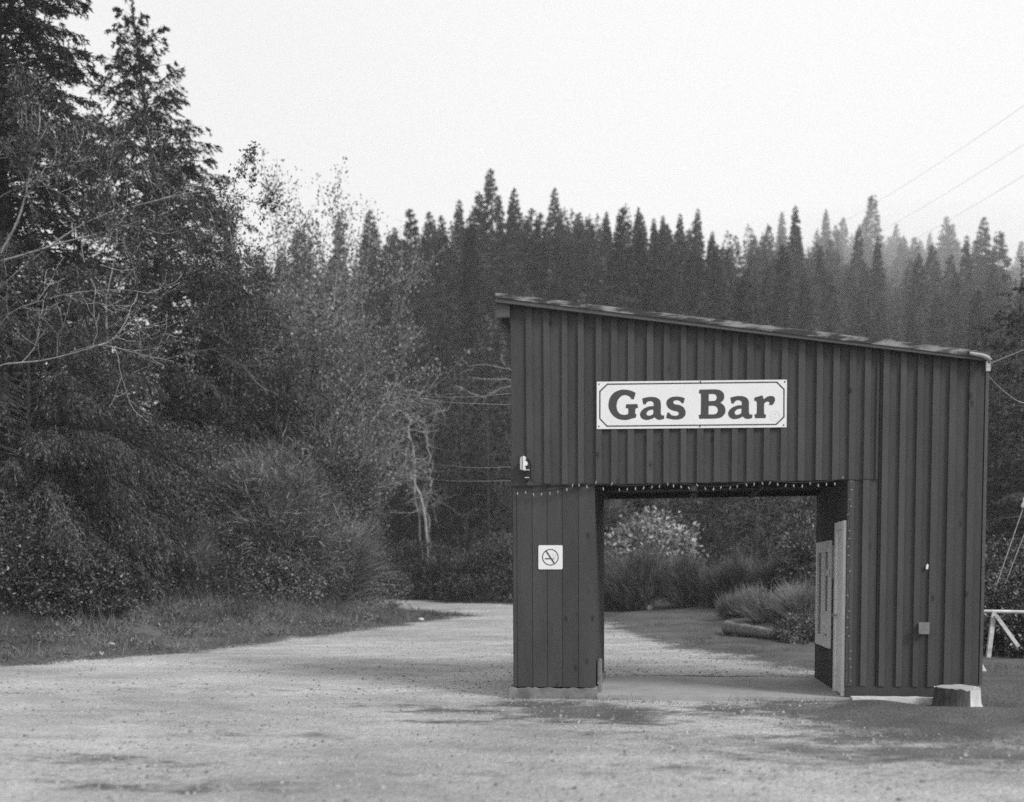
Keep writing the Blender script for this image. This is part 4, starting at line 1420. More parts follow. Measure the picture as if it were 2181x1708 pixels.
al_base = np.array([wx(-95, 11.5), 11.5, 0.0]); al_base[2] = h1(*al_base[:2]) - 0.1
fork = at(-10, 560, 11.2)
P_ = lambda *a: [at(x, y, Y) for x, y, Y in a]
paths = [([al_base, at(-80, 900, 11.5), fork], 0.13, 0.085),
         ([fork] + P_((38, 470, 11.0), (62, 380, 10.9), (84, 270, 10.8), (80, 210, 10.7)), 0.055, 0.012),
         ([fork] + P_((60, 540, 10.8), (140, 515, 10.5), (215, 497, 10.2), (300, 470, 10), (360, 452, 9.8)), 0.05, 0.012),
         ([at(-30, 640, 11.3)] + P_((60, 560, 10.8), (190, 470, 10.6), (330, 428, 10.4), (400, 412, 10.2), (470, 402, 10.0)), 0.045, 0.006),
         ([at(-60, 480, 11.3)] + P_((0, 420, 11), (60, 395, 10.8), (130, 372, 10.6)), 0.035, 0.010),
         ([at(-60, 350, 11.3)] + P_((0, 330, 11), (70, 318, 10.8)), 0.03, 0.010)]
out, tips = limb_tree(31, paths)
w_ = limbs_mb([(p, r * 0.62) for p, r in out], 0.006)
c_ = tip_leaves(tips, 9, 0.085, 0.05, np.random.default_rng(3), 0.07, 0.45)
al = thing('alder', 'leaning alder with long bare pale limbs crossing in front of the spruces', 'tree', tuple(al_base))
rel(w_.build('trunk', M['bark_pale'], al, True), al_base); rel(c_.build('crown', M['alder_leaf'], al), al_base)

b2 = np.array([wx(255, 14), 14.0, 0.0]); b2[2] = h1(*b2[:2]) - 0.1
paths = [([b2, at(235, 900, 14), at(225, 640, 13.6)], 0.08, 0.045),
         ([at(225, 640, 13.6)] + P_((300, 560, 13.4), (370, 525, 13.2), (440, 492, 13)), 0.035, 0.010),
         ([at(225, 640, 13.6)] + P_((250, 500, 13.6), (235, 380, 13.5), (262, 290, 13.4)), 0.03, 0.008),
         ([at(228, 700, 13.6)] + P_((330, 640, 13.2), (400, 600, 12.9), (470, 585, 12.7)), 0.03, 0.008),
         ([at(228, 760, 13.6)] + P_((350, 700, 13.2), (440, 650, 12.8), (520, 592, 12.6)), 0.028, 0.008),
         ([at(232, 820, 13.6)] + P_((340, 770, 13.2), (440, 745, 12.9), (575, 742, 12.7)), 0.026, 0.008),
         ([at(226, 660, 13.6)] + P_((180, 560, 13.4), (170, 470, 13.3), (150, 350, 13.2)), 0.028, 0.008)]
out, tips = limb_tree(32, paths, 2, 1.0, (6, 9))
w_ = limbs_mb([(p, r * 0.62) for p, r in out], 0.006)
c_ = tip_leaves(tips, 10, 0.08, 0.045, np.random.default_rng(4), 0.14, 0.9)
al = thing('alder', 'slender alder with lichen-grey twigs in front of the tall pointed spruce', 'tree', tuple(b2))
rel(w_.build('trunk', M['bark_pale'], al, True), b2); rel(c_.build('crown', M['alder_leaf'], al), b2)

b3 = np.array([wx(-60, 8.2), 8.2, 0.0]); b3[2] = h1(*b3[:2]) - 0.1
paths = [([b3, at(-60, 1000, 8.2), at(-50, 810, 8.0)], 0.07, 0.045),
         ([at(-50, 810, 8.0)] + P_((0, 778, 7.2), (90, 768, 6.8), (190, 742, 6.6), (262, 712, 6.5), (330, 670, 6.5)), 0.034, 0.008),
         ([at(150, 750, 6.7)] + P_((215, 735, 6.4), (290, 752, 6.3), (370, 770, 6.3)), 0.012, 0.005),
         ([at(-50, 860, 8.0)] + P_((0, 690, 7.6), (90, 640, 7.3), (190, 620, 7.1), (280, 618, 7)), 0.022, 0.007)]
out, tips = limb_tree(33, paths, 1, 0.8, (5, 8))
w_ = limbs_mb([(p, r * 0.62) for p, r in out], 0.006)
c_ = tip_leaves(tips, 8, 0.07, 0.045, np.random.default_rng(5), 0.10, 0.8)
al = thing('alder', 'small alder with one long pale limb over the drooping hemlock at the left edge', 'tree', tuple(b3))
rel(w_.build('trunk', M['bark_pale'], al, True), b3); rel(c_.build('crown', M['alder_leaf'], al), b3)


# pale willow with many stems, and leafy saplings round it
def multi_stem(seed, n, hgt, spread_, rad, levels, leaf, dens, sc, keep=1.0, straight=0.14, zig=(3, 5)):
    rng = np.random.default_rng(seed)
    out, tips = [], []
    for j in range(n):
        a = rng.uniform(0, 2 * np.pi)
        d = np.array([math.cos(a) * spread_, math.sin(a) * spread_, 1.0]) * [1, 1, 1]
        grow(rng, rng.normal(0, 0.12, 3) * [1, 1, 0], d, hgt * rng.uniform(0.45, 0.62), rad * rng.uniform(0.6, 1.1), levels, out, tips, straight, zig, 0.55, 0.18, (18, 50))
    return limbs_mb(out, 0.007), tip_leaves(tips, dens, leaf[0], leaf[1], rng, sc, keep), tips


w_, c_, _ = multi_stem(41, 9, 15.0, 0.15, 0.09, 3, (0.15, 0.08), 11, 0.2, 0.95)
plant('willow', 'tall pale willow of thin upright stems with thin leaves right of the tall spruce', 'tree', 655, 29.0, w_, c_, M['bark_pale'], M['willow_leaf'])
w_, c_, _ = multi_stem(42, 7, 11.3, 0.12, 0.075, 3, (0.14, 0.08), 11, 0.2, 0.95)
plant('willow', 'shorter willow with pale twigs leaning right beside the taller pale willow', 'tree', 712, 30.0, w_, c_, M['bark_pale'], M['willow_leaf'])
w_, c_, _ = multi_stem(43, 6, 11.5, 0.2, 0.065, 3, (0.13, 0.07), 11, 0.18, 0.95)
plant('willow', 'leafy willow sapling between the slender alder and the taller pale willow', 'tree', 575, 25.0, w_, c_, M['bark_pale'], M['willow_leaf'])

# thicket and bushes: px, Y, rx, ry, rz, ...
def bush(name, label, cat, px, Y, seed, r, ncl, nlf, L, Wd, mc, mw='bark_mid', zc=None, group=None, **k):
    w_, c_ = shrub(seed, r[0], r[1], r[2], ncl, nlf, L, Wd, zc, **k)
    return plant(name, label, cat, px, Y, w_, c_, M[mw], M[mc], group, 'stems', 'foliage')


bush('shrub', 'broad dark leafy shrub under the drooping hemlock boughs', 'shrub', 235, 11.8, 51, (1.5, 1.3, 1.75), 420, 60, 0.075, 0.045, 'salal_leaf', zc=0.9)
bush('shrub', 'low dark glossy shrub at the left frame edge under the hemlock', 'shrub', 20, 7.8, 52, (1.5, 1.2, 1.3), 360, 55, 0.075, 0.045, 'salal_leaf', zc=0.6)
bush('shrub', 'dark fern-like shrub at the foot of the bank between the two broom bushes', 'shrub', 395, 14.2, 53, (1.5, 1.2, 1.2), 330, 55, 0.10, 0.04, 'fern', zc=0.5)
bush('shrub', 'dark leafy shrub with ragged low leaves in front of the glossy dark shrubs', 'shrub', 140, 8.6, 54, (1.4, 0.9, 0.8), 260, 55, 0.09, 0.045, 'salal_leaf', zc=0.35)
bush('thicket', 'wide domed thicket of fine grey twigs in the middle of the left wood edge', 'thicket', 560, 19.0, 55, (2.9, 2.2, 2.9), 950, 46, 0.07, 0.035, 'thicket_leaf', zc=1.7, spread=0.11)
bush('shrub', 'tall leafy alder shrub behind the right shoulder of the thicket', 'shrub', 735, 27.5, 56, (1.9, 1.7, 3.5), 700, 55, 0.10, 0.06, 'thicket_leaf', zc=3.4, spread=0.11)
bush('shrub', 'round leafy shrub filling the gap below the slender alder', 'shrub', 430, 18.0, 57, (2.2, 1.8, 2.6), 620, 50, 0.085, 0.045, 'thicket_leaf', zc=2.6, spread=0.12)
bush('shrub', 'dark mass of leaves behind the drooping hemlock', 'shrub', 250, 17.0, 58, (2.6, 1.6, 3.3), 620, 50, 0.10, 0.05, 'alder_leaf', zc=3.0, spread=0.12)
bush('shrub', 'ragged bramble mound at the foot of the thicket', 'shrub', 560, 17.2, 59, (2.0, 1.2, 1.2), 380, 50, 0.085, 0.05, 'thicket_leaf', zc=0.6)
bush('shrub', 'low bramble mound at the foot of the large broom bush near the track', 'shrub', 735, 24.5, 60, (1.7, 1.2, 1.2), 330, 50, 0.09, 0.05, 'thicket_leaf', zc=0.6)

w_, c_ = broom(61, 3.0, 2.2, 3.5, 27000, 0.62, 0.019, 0.35, 0.45, lean=(0.0, -0.1, 0), tang=0.75)
plant('broom_bush', 'domed broom bush of tangled fine stems in front of the thicket', 'bush', 555, 18.2, w_, c_, M['bark_mid'], M['broom'], None, 'stems', 'foliage')
w_, c_ = broom(62, 2.0, 1.7, 2.8, 19000, 1.05, 0.02, 0.8, 0.4, lean=(0.35, -0.1, 0), outb=0.9, tang=0.34)
plant('broom_bush', 'large broom bush with bright whippy stems fanning to the right above the track', 'bush', 692, 23.0, w_, c_, M['bark_mid'], M['broom'], None, 'stems', 'foliage')
w_, c_ = broom(63, 1.0, 0.9, 1.25, 11000, 0.6, 0.010, 0.5, 0.4, lean=(-0.1, -0.1, 0))
plant('broom_bush', 'small dark broom bush beside the leafy shrub under the hemlock', 'bush', 385, 13.6, w_, c_, M['bark_mid'], M['broom_dark'], None, 'stems', 'foliage')

# dead pale tree beside the track
def dead_tree(px, Y, seed, label, stems, base_px):
    bz = np.array([wx(base_px, Y), Y, 0.0]); bz[2] = h1(*bz[:2]) - 0.1
    rng = np.random.default_rng(seed)
    out, tips = [], []
    for pl_, r0 in stems:
        pp = [bz + [0, 0, 0]] + [at(x, y, Y + dy) for x, y, dy in pl_]
        P = through(pp, 26)
        P[2:-1] += rng.normal(0, 0.11, P[2:-1].shape)
        for a in (0, 5, 10, 15, 20):
            rr_ = np.linspace(r0 * (1 - a / 32), r0 * (1 - (a + 5) / 32), 6)
            out.append((P[a:a + 6], rr_))
        tg = nrm(np.gradient(P, axis=0))
        for j in range(24):
            i = rng.integers(7, 26)
            perp = nrm(np.cross(tg[i], rng.normal(size=3)))
            grow(rng, P[i], tg[i] * 0.4 + perp, rng.uniform(0.5, 1.8), 0.030, 1, out, tips, 0.7, (2, 4), 0.6, 0.0)
    o = thing('dead_tree', label, 'tree', tuple(bz))
    rel(limbs_mb(out, 0.010).build('trunk', M['bark_pale'], o, True), bz)
    return o


dead_tree(870, 38.5, 71, 'bare crooked tree with pale lichen-covered stems left of the shed', [([(905, 1100, 0), (880, 1000, 0), (872, 900, 0), (850, 870, .2), (888, 845, 0), (905, 832, 0)], 0.085),
                                ([(885, 1060, .3), (862, 985, .3), (840, 920, .2), (846, 880, 0), (822, 862, 0)], 0.06)], 912)
dead_tree(910, 39.5, 72, 'straighter bare pale stem right beside the crooked lichen-covered tree', [([(912, 1100, 0), (916, 1010, 0), (908, 930, 0), (902, 890, .1)], 0.07), ([(905, 1090, 0), (880, 1040, 0.1), (858, 1010, .3)], 0.035)], 908)

# cedars right of the track
for (px, Y, sd_, H, R, lb) in ((842, 47, 81, 10.5, 3.0, 'dark cedar behind the bare crooked tree'),
                               (925, 43, 82, 11.0, 3.2, 'dark cedar with hanging boughs between the bare tree and the shed'),
                               (1040, 40, 83, 11.5, 3.4, 'dark cedar with hanging boughs close to the left wall of the shed'),
                               (985, 50, 84, 14.5, 3.6, 'tall dark cedar rising behind the two lower cedars left of the shed')):
    w_, c_ = conifer(sd_, H, R, 0.5, 150, 16, 12, 0.20, 0.05, 0.2, 0.8, 0.55, 0.35, (0, 0), 0.9, bare=0.2)
    plant('cedar', lb, 'tree', px, Y, w_, c_, M['bark_dark'], M['cedar'])
out, tips = [], []
rg = np.random.default_rng(9)
fo = at(1120, 800, 33)
for pl_ in (((1107, 788), (1045, 779), (995, 776)), ((1108, 815), (1060, 830), (1035, 842)), ((1107, 806), (1030, 806), (998, 800)), ((1035, 842), (995, 836), (968, 815))):
    P = through([at(x, y, 37.0) for x, y in pl_], 6)
    out.append((P + np.array([0, 0, -0.12]) * np.linspace(-1, 1, 6)[:, None] ** 2 + rg.normal(0, 0.03, (6, 3)), np.linspace(0.026, 0.010, 6)))
    tg = nrm(np.gradient(P, axis=0))
    for j in range(3):
        grow(rg, P[rg.integers(1, 6)], tg[2] + rg.normal(0, 0.6, 3), 0.7, 0.014, 1, out, tips, 0.5, (1, 3), 0.6, 0)
for k, o_ in enumerate(out):
    pass
bz = np.array([wx(1120, 37.0), 37.0, 0.0]); bz[2] = h1(*bz[:2])
pts = through([bz, at(1112, 1000, 37.0), at(1105, 780, 37.0), at(1098, 700, 37.0)], 12)
out.append((pts[:6], np.linspace(0.12, 0.10, 6))); out.append((pts[5:11], np.linspace(0.10, 0.06, 6)))
dt = thing('dead_tree', 'dead snag behind the shed with bare pale branches sticking out left of its wall', 'tree', tuple(bz))
rel(limbs_mb(out, 0.006).build('trunk', M['bark_pale'], dt, True), bz)

# undergrowth along the far side of the track
for i, (px, Y, r, lb) in enumerate(((850, 43, (2.6, 1.4, 1.6), 'dark low bush beyond the track where it bends behind the broom'),
                                    (895, 36.6, (2.4, 1.0, 1.7), 'dark fern bank below the bare crooked tree'),
                                    (965, 35.0, (2.4, 1.2, 1.7), 'dark fern bank midway between the bare tree and the shed'),
                                    (1045, 32.5, (2.2, 1.2, 1.7), 'dark fern bank against the left wall of the shed'),
                                    (800, 46, (3.0, 1.4, 2.6), 'dull grey bush standing at the end of the track'))):
    bush('undergrowth', lb, 'bush', px, Y, 90 + i, r, 300, 45, 0.16, 0.055, 'fern', zc=r[2] * 0.45)
bush('shrub', 'light leafy shrub peeping out at the left wall of the shed', 'shrub', 1075, 33.5, 97, (0.9, 0.8, 2.0), 260, 45, 0.12, 0.05, 'thicket_leaf', zc=1.4)

# ------------------------------------------------------------------ seen through the bay
bush('shrub', 'pale broad-leaved shrub seen through the open bay on the left', 'shrub', 1372, 25.5, 101, (1.35, 1.1, 1.5), 240, 24, 0.19, 0.09, 'light_leaf', zc=1.75, spread=0.17, amp=0.4)
for i, (px, Y, r, L, lb) in enumerate(((1372, 22.0, (1.15, 0.9, 1.5), 0.9, 'dark broom clump below the pale broad-leaved shrub'),
                                    (1468, 21.5, (0.75, 0.7, 1.1), 0.75, 'narrow dark broom clump in the middle of the view through the bay'),
                                    (1555, 20.5, (1.0, 0.8, 1.15), 0.8, 'dark broom clump right of the middle of the view through the bay'),
                                    (1655, 20.0, (0.9, 0.8, 1.0), 0.75, 'dark broom clump beside the inner wall in the view through the bay'),
                                    (1305, 22.5, (0.8, 0.8, 1.4), 0.8, 'dark broom clump next to the pillar in the view through the bay'))):
    w_, c_ = broom(110 + i, r[0], r[1], r[2], 9000, L, 0.014, 1.5, 0.15, outb=0.45)
    plant('broom_bush', lb, 'bush', px, Y, w_, c_, M['bark_mid'], M['broom_dark'], None, 'stems', 'foliage')
for i, (px, Y, H, R, m_, lb) in enumerate(((1330, 31, 7.0, 2.6, 'cedar', 'dark hemlock behind the pale shrub in the view through the bay'),
                                       (1478, 36, 8.5, 2.4, 'cedar', 'darkest hemlock in the gap at the middle of the bay'),
                                       (1610, 29, 6.5, 2.3, 'hemlock', 'bushy hemlock with grey-green sprays right of the middle of the bay'),
                                       (1735, 31, 7.5, 2.4, 'cedar', 'dark hemlock beside the inner wall of the bay'),
                                       (1420, 33, 7.0, 2.4, 'hemlock', 'hemlock with grey sprays above the pale shrub in the bay'),
                                       (1560, 38, 9.5, 3.0, 'cedar', 'tall dark hemlock filling the back of the view through the bay'))):
    w_, c_ = conifer(120 + i, H, R, 0.3, 120, 14, 12, 0.17, 0.045, 0.2, 0.65, 0.55, 0.35, (0, 0), 0.6, bare=0.2)
    plant('hemlock', lb, 'tree', px, Y, w_, c_, M['bark_mid'], M[m_])
for i, (px, Y, r, L, lb) in enumerate(((1655, 14.8, (0.9, 0.8, 0.5), 0.55, 'tuft of tall pale weeds behind the middle of the thicker log'), (1720, 13.6, (0.9, 0.8, 0.65), 0.6, 'taller clump of pale weeds behind the far end of the thicker log'), (1590, 16.5, (0.7, 0.6, 0.35), 0.5, 'low clump of pale weeds left of the other weeds behind the thicker log'))):
    w_, c_ = broom(170 + i, r[0], r[1], r[2], 5200, L, 0.022, 1.3, 0.1, outb=0.6)
    plant('weed_clump', lb, 'weeds', px, Y, w_, c_, M['bark_mid'], M['dry_grass'], None, 'stems', 'foliage')
bush('shrub', 'leafy sapling against the inner wall in the view through the bay', 'shrub', 1715, 18.5, 132, (0.8, 0.8, 1.3), 200, 40, 0.11, 0.055, 'thicket_leaf', zc=1.3)
bush('shrub', 'low dark weeds at the near end of the thicker log', 'shrub', 1725, 9.6, 133, (0.6, 0.5, 0.4), 150, 40, 0.08, 0.03, 'thicket_leaf', zc=0.15)


def log(label, a, b, r0, r1, seed):
    rng = np.random.default_rng(seed)
    P = through([a, (np.array(a) + b) / 2 + [0, 0, 0.02], b], 10)
    P[:, 2] += rng.normal(0, 0.008, 10)
    o = thing('log', label, 'log', tuple(P[0]))
    b_ = MB()
    b_.tubes(P, np.linspace(r0, r1, 10) * rng.uniform(0.93, 1.07, 10), 12)
    b_.v[0] = b_.v[0] + rng.normal(0, 0.012, b_.v[0].shape).astype(np.float32)
    rel(b_.build('bark', M['log'], o, True), P[0])
    for i, r in ((0, r0), (9, r1)):
        t = nrm(P[1] - P[0]) if i == 0 else nrm(P[9] - P[8])
        U = nrm(np.cross(t, UP)); V = np.cross(t, U)
        b_ = MB()
        ring = [P[i] + (-t if i == 0 else t) * 0.002 + 0.97 * r * (U * math.cos(q) + V * math.sin(q)) for q in np.arange(12) * math.pi / 6]
        b_.cap(ring)
        rel(b_.build('cut_end', M['cut_wood'], o), P[0])


def gpt(px, py, Y, dz):
    p = at(px, py, Y)
    return np.array([p[0], Y, h1(p[0], Y) + dz])


log('thick weathered log lying on the turf near the inner wall, seen through the bay', gpt(1548, 1350, 12.2, 0.15), gpt(1690, 1372, 9.3, 0.12), 0.155, 0.12, 1)
log('long thin weathered log lying under the broom at the left of the bay view', gpt(1268, 1296, 24.5, 0.13), gpt(1384, 1308, 21.5, 0.10), 0.15, 0.12, 2)

# ------------------------------------------------------------------ right of the shed
for (px, Y, sd_, H, R, lb) in ((2118, 27, 141, 10.5, 2.6, 'dark fir just right of the shed with thin level branches'), (2215, 24, 142, 11.0, 2.9, 'dark fir at the right frame edge'), (2160, 36, 143, 15.0, 3.4, 'tall dark fir behind the two firs right of the shed')):
    w_, c_ = conifer(sd_, H, R, 0.4, 150, 13, 12, 0.20, 0.045, 0.1, 0.4, 0.6, 0.3, (0, 0), 0.3)
    plant('fir', lb, 'tree', px, Y, w_, c_, M['bark_dark'], M['spruce'])
bush('shrub', 'leafy shrub behind the white gate right of the shed', 'shrub', 2150, 11.5, 151, (1.5, 1.0, 0.95), 330, 45, 0.10, 0.05, 'thicket_leaf', zc=0.75)
bush('shrub', 'dark bramble mound below the white gate right of the shed', 'shrub', 2175, 8.0, 152, (1.3, 0.9, 0.8), 330, 45, 0.08, 0.045, 'salal_leaf', zc=0.3)
bush('shrub', 'dark leafy shrub between the white gate post and the right corner of the shed', 'shrub', 2108, 8.8, 153, (0.9, 0.7, 0.75), 240, 45, 0.085, 0.045, 'salal_leaf', zc=0.4)
bush('shrub', 'low dark shrub at the right frame edge in front of the gate brace', 'shrub', 2190, 6.9, 154, (0.7, 0.6, 0.45), 200, 45, 0.08, 0.045, 'salal_leaf', zc=0.25)
gt_o = at(2112, 1302, 6.2)
gate = thing('pole_gate', 'white pole gate with a slanting brace standing right of the shed', 'gate', (gt_o[0], 6.2, h1(gt_o[0], 6.2)))
go = np.array(gate.location)
b_ = MB(); a0, a1 = at(2060, 1301, 6.2), at(2230, 1304, 6.2); b_.tubes(np.array([a0, a1]), np.array([0.03, 0.03]), 8); rel(b_.build('rail', M['white_wood'], gate, True), go)
b_ = MB(); a0, a1 = at(2116, 1302, 6.2), at(2103, 1408, 6.2); b_.beam(a0, a1, 0.07, 0.07, (0, 1, 0)); rel(b_.build('post', M['white_wood'], gate), go)
b_ = MB(); a0, a1 = at(2120, 1310, 6.14), at(2168, 1377, 6.1); b_.beam(a0, a1, 0.06, 0.05, (0, 1, 0)); rel(b_.build('brace', M['white_wood'], gate), go)
b_ = MB(); a0, a1 = at(2102, 1312, 6.28), at(2066, 1360, 6.5); b_.beam(a0, a1, 0.05, 0.05, (0, 1, 0)); rel(b_.build('brace', M['bark_mid'], gate), go)
b_ = MB(); a0, a1 = at(2079, 1402, 4.2), at(2096, 1432, 3.9); b_.beam(a0, a1, 0.06, 0.05, (0, 1, 0))
tag(b_.build('stake', M['white_wood']), 'short white stake leaning at the foot of the right wall of the shed', 'stake')


# ------------------------------------------------------------------ wires
def wire(label, pts, r, K=24, sag=0.0, m='cable', name='power_line', cat='wire', group=None):
    P = through(pts, K)
    t = np.linspace(0, 1, K)
    P[:, 2] -= sag * 4 * t * (1 - t)
    b_ = MB()
    b_.tubes(P, np.full(K, r), 5)
    return tag(b_.build(name, M[m]), label, cat, group)


wire('uppermost of the three overhead wires in the sky at the upper right', [at(2250, 175, 26), at(1930, 385, 48), at(1640, 560, 72), at(1480, 650, 88)], 0.0055, sag=0.2, m='wire')
wire('middle one of the three overhead wires in the sky at the upper right', [at(2250, 262, 26), at(1930, 455, 48), at(1640, 620, 72), at(1540, 672, 82)], 0.0055, sag=0.2, m='wire')
wire('lowest of the three overhead wires in the sky at the upper right', [at(2250, 330, 26), at(1930, 512, 48), at(1640, 662, 72), at(1600, 682, 76)], 0.0055, sag=0.2, m='wire')
wire('black cable running from the right end of the roof to the right', [src(2140, 792, 0.0), at(2180, 745, 3), at(2260, 712, 8)], 0.014)
wire('thin pale wire drooping from the right corner of the shed', [src(2142, 815, 0.05), src(2172, 845, .8), src(2200, 866, 1.5), src(2220, 874, 2.2), src(2260, 880, 3.5)], 0.006, m='steel')
for (lb, ys) in (('upper thin wire crossing the dark trees towards the left wall of the shed', ((770, 812), (850, 838), (960, 846), (1088, 838))), ('second thin wire crossing the dark trees towards the left wall of the shed', ((770, 822), (860, 848), (960, 857), (1088, 862))),
                 ('third thin wire crossing the dark trees left of the shed', ((870, 978), (940, 990), (1010, 996), (1088, 994))), ('lowest thin wire crossing the dark trees left of the shed', ((890, 1018), (960, 1024), (1088, 1024)))):
    Ys = np.linspace(20, SHD, len(ys))
    wire(lb, [at(x, y, Yk) for (x, y), Yk in zip(ys, Ys)], 0.006, m='steel')
gy0 = at(2190, 1040, 8.0)
gw = thing('guy_wire', 'steel guy wire with a white strain insulator at the right frame edge', 'wire', tuple(gy0))
b_ = MB(); b_.tubes(np.array([at(2230, 930, 8.0), at(2120, 1250, 8.0), at(2108, 1300, 8.0)]), np.full(3, 0.011), 5); rel(b_.build('strand', M['steel'], gw), gy0)
b_ = MB(); a0, a1 = np.array(at(2178, 1082, 8.0)), np.array(at(2186, 1058, 8.0))
P = np.array([a0 + (a1 - a0) * t for t in (0, 0.15, 0.45, 0.55, 0.85, 1)]); b_.tubes(P, np.array([0.03, 0.055, 0.04, 0.04, 0.055, 0.03]), 10); rel(b_.build('insulator', M['white_plastic'], gw, True), gy0)
wire('plain steel guy wire running parallel to the one with the white insulator', [at(2230, 1010, 8.4), at(2139, 1245, 8.4), at(2125, 1285, 8.4)], 0.010, m='steel', name='guy_wire')

# ------------------------------------------------------------------ grass, litter
def grass(name, label, n, box, cond, Ls, w, mk, seed):
    rng = np.random.default_rng(seed)
    x = rng.uniform(box[0], box[1], n); y = rng.uniform(box[2], box[3], n)
    th = x / (y + 12.15)
    d = signed(np.stack([x, y], 1), LOT)
    keep = (th > -0.80) & (th < 0.42) & (y > -6) & cond(x, y, d, rng)
    x, y, d = x[keep], y[keep], d[keep]
    P = np.stack([x, y, height(x, y) - 0.02], 1)
    tuft = vnoise(x, y, 0.6, seed + 1)
    D = nrm(UP + rng.normal(0, 0.55, P.shape))
    L = Ls[0] + (Ls[1] - Ls[0]) * rng.random(len(x)) * (0.3 + tuft)
    b_ = MB()
    b_.quads(blades(P, D, L, w, rng.normal(0, 0.35, P.shape) - UP * 0.15, rng, 2))
    o = kind(b_.build(name, M[mk]), 'stuff')
    o['label'] = label
    o['category'] = 'grass'
    return o


isleft = lambda x, y: (x < np.interp(y, EDGE[:, 1], EDGE[:, 0]) + 1.0)
grass('grass', 'low rough grass on the bank along the left edge of the gravel', 190000, (-17, -5.5, -3, 26), lambda x, y, d, r: isleft(x, y) & (d > 0.15 * r.normal(size=len(x)) + 0.1) & (d < 7.5) & (vnoise(x, y, 0.7, 9) + 0.3 * r.random(len(x)) > 0.38), (0.05, 0.20), 0.010, 'grass', 201)
grass('grass', 'tall ragged grass along the foot of the bushes on the left', 60000, (-20, -7, -3, 30), lambda x, y, d, r: isleft(x, y) & (d > 2.2) & (d < 9) & (vnoise(x, y, 0.8, 29) > 0.4), (0.2, 0.75), 0.013, 'grass', 211)
grass('dry_grass', 'pale dry grass tufts on the left bank', 60000, (-17, -5.5, -3, 26), lambda x, y, d, r: isleft(x, y) & (d > 0.4) & (d < 7.5) & (vnoise(x, y, 0.9, 19) > 0.62), (0.12, 0.42), 0.014, 'dry_grass', 203)
grass('grass', 'short worn turf behind the shed seen through the bay', 60000, (-6, 9, 3, 26), lambda x, y, d, r: (~isleft(x, y)) & (d > 0.15 * r.normal(size=len(x)) + 0.15), (0.03, 0.12), 0.010, 'grass', 205)
grass('grass', 'short worn turf in front of the right half of the shed', 16000, (1.0, 8, -6, 6), lambda x, y, d, r: (d > 0.35 * r.normal(size=len(x)) + 0.15 + 1.2 * (vnoise(x, y, 0.5, 33) - 0.5)) & ~((x < 3.75) & (y > -0.1) & (y < 2.4)), (0.02, 0.07), 0.007, 'grass', 207)
grass('weeds', 'thin ragged weeds along the foot of the shed walls and slab', 2600, (-1.9, 3.9, -0.55, -0.02), lambda x, y, d, r: (y < -0.06) & (vnoise(x, y, 0.35, 61) > 0.45) & (r.random(len(x)) < np.exp((y + 0.05) * 4)), (0.03, 0.12), 0.008, 'grass', 213)
# low broad-leaved weeds and dead leaves on the bank
rw = np.random.default_rng(303)
n = 26000
x = rw.uniform(-17, -5.5, n); y = rw.uniform(-3, 28, n)
d = signed(np.stack([x, y], 1), LOT)
kp = isleft(x, y) & (d > 0.5) & (d < 8.5) & (vnoise(x, y, 0.55, 41) > 0.50)
x, y = x[kp], y[kp]
P = np.stack([x, y, height(x, y) + rw.uniform(0.0, 0.12, len(x))], 1)
k = np.repeat(np.arange(len(P)), 3)
b_ = MB()
b_.quads(leaf_quads(P[k] + rw.normal(0, 0.03, (len(k), 3)), rw.normal(0, 1, (len(k), 3)) + UP * 0.5, rw.uniform(0.04, 0.11, len(k)), rw.uniform(0.02, 0.05, len(k)), rw, nrm(UP + rw.normal(0, 0.6, (len(k), 3)))))
o = kind(b_.build('weeds', M['thicket_leaf']), 'stuff'); o['label'] = 'low broad-leaved weeds among the grass of the left bank'; o['category'] = 'weeds'
# loose stones on the lot
n = 60000
x = rw.uniform(-13, 9, n); y = -12.15 + 5 + 33 * rw.random(n) ** 1.6
d = signed(np.stack([x, y], 1), LOT)
th = x / (y + 12.15)
kp = (d < 0.25) & (th > -0.8) & (th < 0.42) & (y > -7) & ~((x > -1.85) & (x < 3.8) & (y > -0.1) & (y < 2.35)) & (rw.random(n) < 0.25 + vnoise(x, y, 0.8, 51) + 1.2 * (np.abs(d) < 0.4))
x, y = x[kp], y[kp]
sz = 0.005 + 0.020 * rw.random(len(x)) ** 6 + 0.005 * rw.random(len(x))
zz = np.interp(0, [0, 1], [0, 0]) + height(x, y) + (vnoise(x, y, 1.7, 1) - 0.5) * 0.035 + (vnoise(x, y, 0.55, 2) - 0.5) * 0.018
a0 = rw.random(len(x)) * 6.28
cor = [np.stack([x + np.cos(a0 + q) * sz * rw.uniform(0.7, 1.3, len(x)), y + np.sin(a0 + q) * sz * rw.uniform(0.7, 1.3, len(x)), zz - 0.004], 1) for q in (0, 1.57, 3.14, 4.71)]
top = [np.stack([x + np.cos(a0 + q) * sz * 0.5, y + np.sin(a0 + q) * sz * 0.5, zz + sz * rw.uniform(0.5, 0.9, len(x))], 1) for q in (0.3, 1.9, 3.4, 5.0)]
V = np.stack(cor + top, 1)
m_ = len(x)
base_ = (np.arange(m_) * 8)[:, None]
b_ = MB()
fc = np.array([[0, 1, 5, 4], [1, 2, 6, 5], [2, 3, 7, 6], [3, 0, 4, 7], [4, 5, 6, 7]])
b_.add(V.reshape(-1, 3), (base_[:, None] + fc[None]).reshape(-1, 4))
o = kind(b_.build('gravel', M['pebble']), 'stuff'); o['label'] = 'loose grey stones scattered over the gravel lot'; o['category'] = 'gravel'
rng_ = np.random.default_rng(77)
